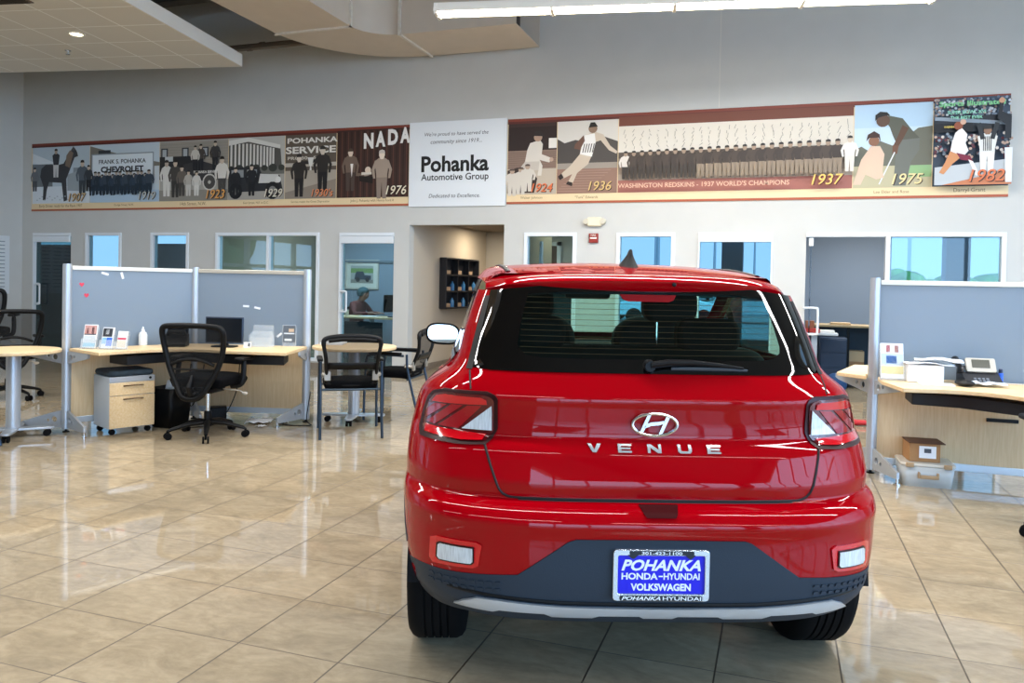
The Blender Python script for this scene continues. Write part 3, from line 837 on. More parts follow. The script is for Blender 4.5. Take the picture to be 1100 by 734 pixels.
slab([(-.048, -.023), (-.037, -.026), (-.012, .033), (-.024, .031)])
slab([(.012, -.033), (.024, -.031), (.048, .023), (.037, .026)])
slab([(-.037, -.010), (-.028, -.011), (-.012, -.004), (.012, -.002), (.030, .004), (.040, .013), (.028, .012), (.012, .009), (-.012, .007), (-.026, .002)])
b.build('emblem', M_chrome, CAR)

# ---- licence plate with its frame
yp = yrear(0, .48) - .006
def plate_xz(p): return [(x, z) for x, z in p]
b = MB()
outer = rrect(.298, .158, .012, 5, 0, .482); inner = rrect(.268, .118, .006, 5, 0, .484)
k = len(outer)
vs = [(x, yp - .012, z) for x, z in outer] + [(x, yp - .012, z) for x, z in inner] + [(x, yp + .006, z) for x, z in outer] + [(x, yp, z) for x, z in inner]
fs = []
for i in range(k):
    j = (i + 1) % k
    fs += [(i, j, k + j, k + i), (i, 2 * k + i, 2 * k + j, j), (k + i, k + j, 3 * k + j, 3 * k + i)]
b.add(vs, fs)
PF = part(b.build('plate_frame', mat('plate_chrome', '#cdd6de', .18, metal=.8), CAR, bevel=.002), 'chrome licence plate frame with lettering')
MB().add([(x, yp - .004, z) for x, z in rrect(.272, .122, .006, 5, 0, .484)], [tuple(range(k))]).build('plate', mat('plate_blue', '#1418d8', .35), PF, smooth=False)
M_pw = mat('plate_white', '#eef4fb', .35)
M_pd = mat('plate_dark', '#2c3238', .3, metal=.6)
b = MB()
for txt, w, h, x, z, sh, bo in (('POHANKA', .246, .035, 0, .512, .3, .035), ('HONDA', .112, .021, -.066, .478, 0, .035), ('-', .013, .004, -.0005, .478, 0, .02), ('HYUNDAI', .112, .021, .064, .478, 0, .03), ('VOLKSWAGEN', .186, .023, 0, .4445, 0, .04)):
    vs, fs = fit_text(txt, w, h, x, z, shear=sh, bold=bo)
    b.add([(v.x, yp - .0055, v.y) for v in vs], fs)
b.build('plate_lettering', M_pw, PF, smooth=False)
b = MB()
b.add([(x, yp - .0135, z) for x, z in rrect(.255, .015, .004, 3, 0, .413)], [tuple(range(16))]).add([(x, yp - .0135, z) for x, z in rrect(.20, .012, .004, 3, 0, .552)], [tuple(range(16))])
for s in (-1, 1): b.add([(x, yp - .0134, z) for x, z in ((s * .105, .546), (s * .072, .546), (s * .083, .536), (s * .088, .534), (s * .094, .536))], [(0, 1, 2, 3, 4)])
b.build('frame_band', M_pd, PF, smooth=False)
b = MB()
for txt, w, h, x, z, sh, bo in (('301-423-1100', .125, .0095, 0, .552, 0, .02), ('POHANKA', .12, .012, -.062, .413, .3, .02), ('HYUNDAI', .118, .012, .064, .413, 0, .01)):
    vs, fs = fit_text(txt, w, h, x, z, shear=sh, bold=bo)
    b.add([(v.x, yp - .0145, v.y) for v in vs], fs)
b.build('frame_lettering', M_pw, PF, smooth=False)

# ---- greenhouse
def gpatch(name, ua, ub, za, zb, m, nu=14, nz=14, off=0, parent=CAR, both=True, sgs=(1, -1), thick=0):
    for sg in sgs:
        b = MB()
        rows = []
        for j in range(nz + 1):
            z = za + (zb - za) * j / nz
            a = ua(z) if callable(ua) else ua; c = ub(z) if callable(ub) else ub
            rows.append([CP(a + (c - a) * i / nu, z, off, sg) for i in range(nu + 1)])
        b.grid(rows)
        b.build(name, m, parent, angle=60, solid=thick)
ZW, ZT = 1.078, 1.405
gx = lambda z: .604 + (.545 - .604) * (z - 1.07) / .26      # edge of the rear glass
# rear glass: black rim and clear middle
bot = [(0, 1.080), (.3, 1.080), (.54, 1.079), (.578, 1.082), (.597, 1.094)]
side = [(.593, 1.12), (.585, 1.16), (.575, 1.20), (.563, 1.25), (.55, 1.30), (.54, 1.345)]
top = [(.36, 1.365), (0, 1.368)]
outl = bot + side + top
outl = outl + [(-x, z) for x, z in reversed(outl[1:-1])]
inb = [(0, 1.125), (.25, 1.125), (.37, 1.126), (.415, 1.132), (.442, 1.15)]
ins = [(.446, 1.17), (.443, 1.19), (.438, 1.22), (.43, 1.26), (.42, 1.30), (.41, 1.335)]
inl = inb + ins + [(.3, 1.345), (0, 1.347)]
inl = inl + [(-x, z) for x, z in reversed(inl[1:-1])]
def ring(b, A, B, off, n=4):
    k = len(A); rows = []
    A = dense_loop(A); B = dense_loop(B, ref=A)
    for i in range(n + 1):
        t = i / n
        rows.append([(a[0] + (c[0] - a[0]) * t, yrear(a[0] + (c[0] - a[0]) * t, a[1] + (c[1] - a[1]) * t) - off, a[1] + (c[1] - a[1]) * t) for a, c in zip(A, B)])
    b.grid(rows, closed_u=True)
def dense_loop(P, ref=None, m=10):
    out = []
    for i in range(len(P)):
        a, c = P[i], P[(i + 1) % len(P)]
        out += [(a[0] + (c[0] - a[0]) * t / m, a[1] + (c[1] - a[1]) * t / m) for t in range(m)]
    return out
b = MB(); ring(b, outl, inl, .004, 12)
RW = b.build('rear_window_rim', M_frit, CAR, angle=60)
tailpatch('rear_glass', inl, M_rglass, off=.004, depth=.0, mirror=False, step=.04)
hb = MB()
for i in range(11):
    z = 1.14 + .0185 * i; w_ = .437 - .1 * max(0, z - 1.19)
    hb.tube([(x, yrear(x, z) - .002, z) for x in [-w_ + 2 * w_ * t / 20 for t in range(21)]], .0007, 4)
hb.build('demister_lines', mat('demister_brown', '#6a3a1c', .5), RW)
# pillars, side glass, windscreen
gu = lambda z: ux(gx(z), z)
gpatch('rear_pillar', gu, lambda z: uy(.02, z), 1.074, 1.345, M_red, 16, 16)
gpatch('pillar_garnish', lambda z: gu(z) - .02, lambda z: gu(z) + .045, 1.076, 1.325, M_black, 4, 14, off=.004)
gpatch('side_glass', lambda z: uy(.02, z), lambda z: 2.0, 1.074, 1.37, M_cglass, 24, 8)
gpatch('centre_pillar', lambda z: uy(.76, z), lambda z: uy(.86, z), 1.074, 1.39, M_black, 3, 8, off=.003)
gpatch('front_pillar', lambda z: 1.93, lambda z: 2.22, 1.05, 1.40, M_red, 6, 12, off=.002)
rows = []
for j in range(11):
    z = 1.03 + .37 * j / 10
    rows.append([CP(2.22 + .78 * i / 14, z, 0, -1) for i in range(15)] + [CP(3.0 - .78 * i / 14, z, 0, 1) for i in range(1, 15)])
MB().grid(rows).build('windscreen', M_cglass, CAR, angle=60)
gpatch('window_trim', lambda z: uy(.0, z), lambda z: 2.0, 1.066, 1.085, mat('trim_silver', '#8f9296', .3, metal=.8), 24, 1, off=.006)
gpatch('door_frame_top', lambda z: uy(.05, z), lambda z: 2.0, 1.335, 1.385, M_black, 24, 3, off=.003)
# roof
ZC = [(-.42, 1.392), (-.36, 1.405), (-.2, 1.428), (.0, 1.447), (.25, 1.462), (.5, 1.470), (.75, 1.474), (.95, 1.462), (1.05, 1.43)]
def zc(y): return sum(lin(ZC, y + k * .05) for k in (-1, 0, 1)) / 3
def sdy(t): return .09 * t * t + .17 * abs(t) ** 6
def roofz(x, y):
    t = abs(x) / (.555 + .045 * max(0, min(1, (y + .1) / .5)))
    return zc(y) - .034 * t ** 2.4 - .04 * max(0, t - .9) / .1 * (max(0, t - .9) / .1)
b = MB(); rows = []
for j in range(36):
    r_ = []
    for i in range(41):
        q = -1 + 2 * i / 40; ys = -.30 + sdy(q); y = ys + (1.03 - ys) * j / 35
        hw = .555 + .045 * max(0, min(1, (y + .1) / .5)); r_.append((hw * q, y, roofz(hw * q, y)))
    rows.append(r_)
b.grid(rows).build('roof', M_red, CAR, angle=60)
for s in (-1, 1):
    MB().tube([(s * (.475 + .04 * min(1, max(0, y + .1))), y, roofz(.49, y) + .001) for y in [-.1 + 1.1 * i / 24 for i in range(25)]], .011, 8, flat=.55).build('roof_moulding', M_black, CAR)
b = MB(); rows = []
for j in range(12):
    y = -.28 + 1.25 * j / 11
    rows.append([(x, y, roofz(x, y) - .05) for x in [-.55 + 1.1 * i / 12 for i in range(13)]])
b.grid(rows).build('headliner', M_head, CAR)
# spoiler
b = MB(); rows = []
N = 44
for i in range(N + 1):
    x = -.56 + 1.12 * i / N; t = abs(x) / .56
    dy = sdy(t); dz = -.012 * t ** 2 - .024 * t ** 5
    prof = [(-.24, roofz(x, -.24 + dy) - .001), (-.30, 1.415 + dz), (-.352, 1.4085 + dz), (-.372, 1.404 + dz), (-.405, 1.390 + dz), (-.412, 1.386 + dz), (-.410, 1.381 + dz), (-.385, 1.354 + dz * .9), (-.376, 1.348 + dz * .8), (-.36, 1.348 + dz * .8), (-.27, 1.358 + dz * .5)]
    rows.append([(x, y + dy, z) for y, z in prof])
b.grid(rows)
b.add([rows[0][k] for k in range(11)], [tuple(range(11))]).add([rows[-1][k] for k in range(11)], [tuple(range(10, -1, -1))])
SPO = b.build('roof_spoiler', M_red, CAR, angle=50)
MB().tube([(x, -.372 + sdy(x / .56), 1.344 - .010 * (x / .56) ** 2 - .018 * abs(x / .56) ** 5) for x in [-.54 + 1.08 * i / 30 for i in range(31)]], .009, 8, flat=.5).build('spoiler_underside', M_clad, SPO)
MB().ball((.085, -.4115, 1.382 - .006), (.008, .004, .007), 12, 8).build('washer_jet', M_black, SPO)
bl = [(-.097, 1.340), (.097, 1.340), (.086, 1.322), (.07, 1.316), (-.07, 1.316), (-.086, 1.322)]
tailpatch('high_brake_lamp', bl, mat('brake_lamp_red', '#8c1018', .2, coat=1), off=.012, depth=.02, mirror=False)
# antenna fin
b = MB(); rows = []
for k, (z, y0, y1, w) in enumerate(((1.434, -.10, .14, .043), (1.450, -.085, .12, .033), (1.47, -.07, .07, .021), (1.49, -.06, .02, .010), (1.505, -.055, -.01, .007), (1.511, -.05, -.02, .003))):
    rows.append([(w * math.cos(a), (y0 + y1) / 2 + (y1 - y0) / 2 * math.sin(a), z) for a in [2 * PI * i / 16 for i in range(16)]])
b.grid(rows, closed_u=True).add(rows[-1], [tuple(range(16))]).build('antenna_fin', M_black, CAR)
# wiper
WI = MB().cyl((-.012, yrear(0, 1.106) + .005, 1.106), (-.012, yrear(0, 1.106) - .03, 1.106), .021, .017, n=20)
wp = [(-.012, 1.110), (.05, 1.118), (.13, 1.119), (.22, 1.112), (.30, 1.103)]
WI.tube([(x, yrear(x, z) - .026 + .01 * i / 4, z) for i, (x, z) in enumerate(wp)], [.015, .017, .014, .011, .006], 10, flat=.7)
WI.build('rear_wiper', M_black, CAR)
MB().tube([(x, yrear(x, z) - .010, z) for x, z in ((.06, 1.099), (.15, 1.1), (.24, 1.099), (.315, 1.096))], [.005, .006, .006, .004], 8).build('wiper_blade', mat('blade_grey', '#3a4046', .4), CAR)
# door mirror and handles
for s in (-1, 1):
    c = Vector((s * .825, 1.72, 1.055))
    rows = []
    for k in range(9):
        ph = k / 8; y = -.02 + .14 * ph; q = (1 - ph ** 3) ** .5
        rows.append([(c.x + .104 * q * (abs(math.cos(a)) ** .65) * (1 if math.cos(a) > 0 else -1) * 1.0, c.y + y, c.z + .066 * q * (abs(math.sin(a)) ** .75) * (1 if math.sin(a) > 0 else -1) + .006 * math.cos(a) * s) for a in [2 * PI * i / 28 for i in range(28)]])
    MBm = MB().grid(rows, closed_u=True)
    MBm.tube([(s * .72, 1.78, 1.0), (s * .76, 1.76, 1.02)], [.03, .03], 10)
    mo = MBm.build('door_mirror', M_black, CAR, angle=60)
    face = [(c.x + .092 * (abs(math.cos(a)) ** .65) * (1 if math.cos(a) > 0 else -1), c.y - .016, c.z + .055 * (abs(math.sin(a)) ** .75) * (1 if math.sin(a) > 0 else -1) + .006 * math.cos(a) * s) for a in [2 * PI * i / 28 for i in range(28)]]
    MB().add(face, [tuple(range(28))]).build('mirror_glass', mat('mirror', '#dfe4e8', .02, metal=1), mo, smooth=False)
    MB().tube(catmull([(s * .77, .55, .872), (s * .815, .57, .872), (s * .822, .66, .874), (s * .815, .75, .872), (s * .77, .77, .872)], 5), [.012] * 20 + [.012], 8).build('door_handle', M_red, CAR)
    MB().tube(catmull([(s * .77, 1.42, .862), (s * .815, 1.44, .862), (s * .822, 1.53, .864), (s * .815, 1.62, .862), (s * .77, 1.64, .862)], 5), .012, 8).build('door_handle', M_red, CAR)
# wheels
def wheel(s, wy):
    x0, x1 = s * .655, s * .868
    r_ = .312
    prof = [(.20, .655), (.235, .652), (.285, .660), (.302, .672), (r_, .692)]
    # tread with grooves
    gx_ = .692
    for gxc in (.722, .748, .776, .804):
        prof += [(r_, gxc - .004), (r_ - .008, gxc - .003), (r_ - .008, gxc + .003), (r_, gxc + .004)]
    prof += [(r_, .836), (.302, .856), (.285, .868), (.235, .874), (.20, .868)]
    prof = [(r, x - .05) for r, x in prof]
    rows = [[(s * x, wy + r * math.cos(a), .312 + r * math.sin(a)) for a in [2 * PI * i / 56 for i in range(56)]] for r, x in prof]
    w = MB().grid(rows, closed_u=True).build('wheel', M_tyre, CAR, angle=30)
    b = MB().cyl((s * .63, wy, .312), (s * .77, wy, .312), .205, n=40, caps=False).cyl((s * .73, wy, .312), (s * .805, wy, .312), .045, n=20)
    for i in range(10):
        a = 2 * PI * i / 10
        b.tube([(s * .795, wy + .03 * math.cos(a), .312 + .03 * math.sin(a)), (s * .79, wy + .2 * math.cos(a + .12), .312 + .2 * math.sin(a + .12))], .014, 8)
    b.build('rim', M_alloy, w)
for wy in (0, 2.52):
    for s in (-1, 1): wheel(s, wy)
b = MB().cyl((-.58, 0, .30), (.58, 0, .30), .035, n=14).cyl((.40, -.2, .33), (.40, -.58, .325), .022, n=16)
b.build('axle_and_exhaust', mat('dark_steel', '#3c4248', .35, metal=.8), CAR)
# cabin
b = MB().span((-.62, -.3, .95), (.62, .2, 1.0)).span((-.66, -.35, .5), (.66, 2.0, .56)).span((-.70, 1.5, .6), (.70, 1.82, 1.03))
b.span((-.2, .9, .56), (.2, 1.6, .78)); b.build('cabin_floor_and_dash', M_cabin, CAR, bevel=.03)
def seat(name, x, y, w, zt, head=True):
    b = MB()
    b.prism(rrect(w, .52, .1, 4, x, y + .28), .60, .74)
    M_ = Matrix.Translation((x, y, .7)) @ Matrix.Rotation(R(-8), 4, 'X')
    b.prism(rrect(w, .58, .12, 5, 0, .22), -.07, .07, M=M_ @ Matrix.Rotation(R(90), 4, 'X'))
    so = b.build(name, M_cabin, CAR, bevel=.03)
    if head:
        MB().prism(rrect(.27, .17, .06, 5, x, zt - .085), -.055, .055, M=Matrix.Translation((0, y - .09, 0)) @ Matrix.Rotation(R(90), 4, 'X')).build('headrest', M_cabin, so, bevel=.02)
        h = MB()
        for d in (-.06, .06): h.cyl((x + d, y - .08, zt - .30), (x + d, y - .08, zt - .12), .007, n=8)
        h.build('headrest_post', M_chrome, so)
seat('front_seat', -.36, .95, .52, 1.36); seat('front_seat', .36, .95, .52, 1.36)
b = MB().prism(rrect(1.22, .44, .1, 5, 0, .90), -.08, .08, M=Matrix.Translation((0, .18, 0)) @ Matrix.Rotation(R(90), 4, 'X'))
RS = b.build('rear_seat', M_cabin, CAR, bevel=.03)
for x in (-.36, .36):
    MB().prism(rrect(.26, .14, .05, 5, x, 1.17), -.05, .05, M=Matrix.Translation((0, .16, 0)) @ Matrix.Rotation(R(90), 4, 'X')).build('headrest', M_cabin, RS, bevel=.02)
MB().tube([(-.36 + .185 * math.cos(a), 1.42 + .05 * math.sin(a), .98 + .18 * math.sin(a)) for a in [2 * PI * i / 30 for i in range(30)]], .014, 8, closed=True).cyl((-.36, 1.42, .98), (-.36, 1.6, .9), .05, n=14).build('steering_wheel', M_cabin, CAR)
MB().prism(rrect(.24, .07, .02, 4, -.02, 1.33), -.015, .015, M=Matrix.Translation((0, 1.12, 0)) @ Matrix.Rotation(R(90), 4, 'X')).build('interior_mirror', M_black, CAR, bevel=.006)

for s in (-1, 1):
    for pts in ([(.81, .34 + .73 * i / 24) for i in range(25)], [(1.86 - .06 * math.sin(PI * i / 24), .34 + .70 * i / 24) for i in range(25)], [(.02 + .12 * max(0, (.95 - (.70 + .37 * i / 24)) / .25) ** 2, .70 + .37 * i / 24) for i in range(25)]):
        MB().tube([(s * (flank(y, z) - .0008), y, z) for y, z in pts], .0035, 6).build('door_shut_line', M_seam, CAR)
# ================================================================== FURNITURE
def wood_mat(name, a, bcol, sc=(1, 14, 14)):
    m = bpy.data.materials.new(name); m.use_nodes = True
    nt = m.node_tree; b = nt.nodes['Principled BSDF']; N = nt.nodes.new; L = nt.links.new
    tc = N('ShaderNodeTexCoord'); mp = N('ShaderNodeMapping'); mp.inputs['Scale'].default_value = sc
    n = N('ShaderNodeTexNoise'); n.inputs['Scale'].default_value = 5; n.inputs['Detail'].default_value = 8; n.inputs['Distortion'].default_value = .6
    L(tc.outputs['Object'], mp.inputs['Vector']); L(mp.outputs['Vector'], n.inputs['Vector'])
    cr = N('ShaderNodeValToRGB'); e = cr.color_ramp.elements
    e[0].position = .3; e[0].color = rgb(a); e[1].position = .7; e[1].color = rgb(bcol)
    L(n.outputs['Fac'], cr.inputs['Fac']); L(cr.outputs['Color'], b.inputs['Base Color']); b.inputs['Roughness'].default_value = .42
    return m
M_maple = wood_mat('pale_maple', '#d9b988', '#e6cda4')
M_panel = wood_mat('maple_panel', '#d2b68c', '#dfc7a0', (14, 14, 1))
M_edge = mat('maple_edge', '#c69a62', .5)
M_frost = frosted_mat('frosted_glass', '#a6b6c6')
M_silver = mat('silver_paint', '#b9c0c8', .35, metal=.5)
M_acryl = clear_mat('clear_acrylic', '#dfe8ee', .78, .08)
M_milk = clear_mat('milky_plastic', '#dde2e2', .45, .25)
M_fabric = mat('black_fabric', '#08090c', .95, spec=.1, bump=.5, bscale=500)
M_mesh = clear_mat('black_mesh', '#07080a', .36, .9)
M_cush = mat('patterned_navy_fabric', '#27353f', .9, noise=.35, nscale=26, bump=.4, bscale=300)
M_paper = mat('paper_white', '#eef1f4', .6)
M_card = mat('cardboard', '#a87c50', .8, noise=.06, nscale=20)

def holed_plate(outer, holes, t):
    """flat plate with true round holes, from a filled curve; lies in x, y"""
    cu = bpy.data.curves.new('plate', 'CURVE'); cu.dimensions = '2D'; cu.fill_mode = 'BOTH'; cu.extrude = t / 2
    for pl in [outer] + holes:
        sp = cu.splines.new('POLY'); sp.points.add(len(pl) - 1); sp.use_cyclic_u = True
        for p, q in zip(sp.points, pl): p.co = (q[0], q[1], 0, 1)
    ob = bpy.data.objects.new('plate', cu); COL.objects.link(ob); bpy.context.view_layer.update()
    me = bpy.data.meshes.new_from_object(ob.evaluated_get(bpy.context.evaluated_depsgraph_get()))
    r = ([v.co.copy() for v in me.vertices], [tuple(p.vertices) for p in me.polygons])
    bpy.data.objects.remove(ob); bpy.data.curves.remove(cu); bpy.data.meshes.remove(me)
    return r
DESK_BR = holed_plate([(0, -.11), (0, 0), (.36, 0), (.36, -.03), (.33, -.045)], [ellipse(.065, -.052, .026, .026, 14), ellipse(.125, -.04, .015, .015, 12)], .02)
FOOT_BR = holed_plate([(0, .04), (0, .19), (.10, .165), (.34, .09), (.34, .045), (.30, .04)], [ellipse(.065, .11, .026, .026, 14), ellipse(.12, .10, .015, .015, 12)], .02)
def bracket_M(x, y, z, ang):
    c, s = math.cos(ang), math.sin(ang)
    return Matrix(((c, 0, -s, x), (s, 0, c, y), (0, 1, 0, z), (0, 0, 0, 1)))

def partition(name, label, pts, brackets, feet, loc, skip_post=()):
    """frosted screens over wooden panels between round silver posts"""
    t = tag(thing(name, label, 'partition', loc), kind='thing')
    P = [Vector((p[0] - loc[0], p[1] - loc[1], 0)) for p in pts]
    for i, p in enumerate(P):
        po = MB().cyl(p + Vector((0, 0, .03)), p + Vector((0, 0, 1.455)), .037, n=28).cyl(p + Vector((0, 0, 1.455)), p + Vector((0, 0, 1.465)), .034, n=28).build('post', M_silver, t)
        MB().lathe([(.028, 0), (.028, .008), (.01, .012), (.01, .035)], 18, c=p).build('levelling_foot', M_black, po)
    for a, b_ in zip(P, P[1:]):
        d = (b_ - a); l = d.length; an = math.atan2(d.y, d.x); mid = (a + b_) / 2
        MB().box(mid + Vector((0, 0, 1.43)), (l - .07, .032, .036), an).build('top_rail', mat('rail_champagne', '#cfcabd', .35, metal=.5), t, bevel=.004)
        MB().box(mid + Vector((0, 0, 1.07)), (l - .07, .012, .69), an).build('glass_panel', M_frost, t, smooth=False)
        MB().box(mid + Vector((0, 0, .71)), (l - .07, .03, .03), an).build('middle_rail', M_silver, t, bevel=.004)
        MB().box(mid + Vector((0, 0, .41)), (l - .07, .02, .58), an).build('lower_panel', M_panel, t, smooth=False)
        MB().box(mid + Vector((0, 0, .10)), (l - .07, .032, .055), an).build('bottom_rail', mat('rail_silver', '#cdd8e2', .35, metal=.4), t, bevel=.004)
    for (i, an) in brackets:
        MB().add(*DESK_BR, M=bracket_M(P[i].x + .034 * math.cos(an), P[i].y + .034 * math.sin(an), .705, an)).build('desk_bracket', M_silver, t, smooth=False)
    for (i, an, leg) in feet:
        f = MB().add(*FOOT_BR, M=bracket_M(P[i].x + .034 * math.cos(an), P[i].y + .034 * math.sin(an), .0, an)).build('foot_bracket', M_silver, t, smooth=False)
        if leg:
            q = P[i] + Vector((math.cos(an), math.sin(an), 0)) * .365
            MB().cyl(q + Vector((0, 0, .012)), q + Vector((0, 0, .085)), .009, n=12).cyl(q, q + Vector((0, 0, .012)), .022, n=16).build('foot_leg', M_chrome, f)
    return t
PL, P2, PM = Vector((-5.85, 5.18, 0)), Vector((-5.345, 6.17, 0)), Vector((-4.27, 6.45, 0))
PR = Vector((.681, 6.42, 0))
partition('desk_screen', 'two-bay frosted glass partition with maple panels behind the left desk', [PL, P2, PM],
          [(0, R(-17)), (0, R(197)), (2, R(-66))], [(0, R(-20), True), (0, R(199), False), (1, R(-40), True), (2, R(-100), True)], (-5.3, 5.8, 0))
partition('desk_screen', 'single frosted glass partition on the right, beside the red car', [PR, PR + Vector((1.2, -.02, 0))],
          [(0, R(-68)), (0, R(126))], [(0, R(-68), True), (0, R(126), False), (1, R(-100), True)], (1.28, 6.41, 0))

scr = bpy.data.objects['desk_screen.001']
MB().box((.245, -.022, -0 + .46), (.2, .012, .026)).build('cable_slot', M_black, scr, bevel=.003)
def desk_top(name, label, poly, loc, tray, group=None):
    t = thing(name, label, 'desk', loc)
    P = [(p[0] - loc[0], p[1] - loc[1]) for p in poly]
    MB().prism(P, .707, .735).build('top', M_maple, t, bevel=.004)
    if tray:
        Q = [(p[0] - loc[0], p[1] - loc[1]) for p in tray]
        MB().prism(Q, .60, .68).build('cable_tray', mat('tray_black', '#101318', .5), t, bevel=.006)
    return t
def curve_edge(a, b_, c, n=10):
    """quadratic bow from a to c pulled towards b_"""
    a, b_, c = Vector(a), Vector(b_), Vector(c)
    return [tuple(((1 - i / n) ** 2 * a + 2 * i / n * (1 - i / n) * b_ + (i / n) ** 2 * c)) for i in range(n + 1)]
left_front = curve_edge((-5.27, 4.97), (-5.16, 5.78), (-4.55, 5.62), 12) + [(-4.0, 5.73)]
desk_top('corner_desk', 'maple corner desk with a curved front edge in the left workstation', [(-5.80, 5.16)] + left_front + [(-4.22, 6.38), (-5.29, 6.10)], (-5.0, 5.7, 0),
         [(-5.55, 5.35), (-5.28, 5.28), (-5.14, 5.80), (-4.55, 5.80), (-4.15, 5.92), (-4.30, 6.2), (-5.2, 5.97)])
right_front = [(.78, 5.66)] + curve_edge((.86, 5.67), (1.25, 5.83), (1.50, 5.46), 10) + [(1.62, 5.36), (1.95, 5.62), (1.92, 6.33)]
desk_top('office_desk', 'maple desk with a telephone on it in front of the right partition', [(.70, 6.30), (.70, 6.05)] + right_front + [(.78, 6.36)], (1.3, 6.1, 0),
         [(.87, 5.90), (1.15, 5.86), (1.5, 5.62), (1.75, 5.62), (1.85, 6.0), (.87, 6.2)])
desk_top('office_desk', 'maple desk corner showing on the far side of the right partition post', [(.628, 6.34), (.435, 6.52), (.62, 7.25), (1.5, 7.3), (1.75, 6.475), (.632, 6.48)], (.9, 6.8, 0), None)

# ---- mobile drawer cabinet under the left desk
cb = thing('drawer_cabinet', 'silver and maple two-drawer cabinet with navy cushion top under the left desk', 'cabinet', (-5.47, 5.431, 0), R(-24))
MB().span((-.16, -.19, .055), (.19, .19, .50)).build('body', mat('silver_laminate', '#b4c0cc', .4), cb, bevel=.004)
MB().span((.185, -.19, .455), (.199, .19, .50)).build('top_rail', M_silver, cb, bevel=.003)
for z0, z1 in ((.34, .45), (.06, .335)):
    d = MB().span((.185, -.188, z0), (.203, .188, z1)).build('drawer', M_maple, cb, bevel=.003)
    zz = z1 - .03
    MB().tube([(.203, -.075, zz), (.223, -.06, zz + .003), (.225, 0, zz + .006), (.223, .075, zz + .003), (.203, .09, zz)], .006, 8).build('handle', mat('dark_handle', '#5a4630', .35, metal=.6), d)
MB().cyl((.199, .15, .478), (.204, .15, .478), .011, n=14).build('lock', M_black, cb)
MB().prism(rrect(.36, .385, .05, 5, .015, 0), .502, .552).build('cushion', M_cush, cb, bevel=.02, seg=3)
for x, y in ((-.12, -.15), (.15, -.15), (.15, .15), (-.12, .15)):
    MB().cyl((x - .012, y, .025), (x + .012, y, .025), .025, n=16).cyl((x, y, .025), (x, y, .06), .008, n=8).build('caster', M_rubber, cb)

# ---- waste bin with a paper in it
wb = thing('waste_bin', 'black waste bin standing beside the drawer cabinet under the left desk', 'bin', (-5.26, 5.77, 0))
MB().prism(rrect(.22, .22, .03, 4), 0, .012).build('base', M_black, wb)
o = rrect(.23, .23, .03, 4); i_ = rrect(.28, .28, .035, 4)
MB().grid([[(x, y, .005) for x, y in o], [(x, y, .36) for x, y in i_]], closed_u=True).build('wall', M_black, wb, solid=.006)
pp = tag(MB().grid([[(-.10 + .05 * i, .02 * math.sin(i * 1.9) + .03 * j, .30 + .09 * j + .01 * math.sin(i * 2.3)) for i in range(4)] for j in range(2)]).build('paper_sheet', M_paper, solid=.002), 'white sheet of paper sticking out of the black waste bin', 'paper')
pp.location = (-5.19, 5.73, 0.03)

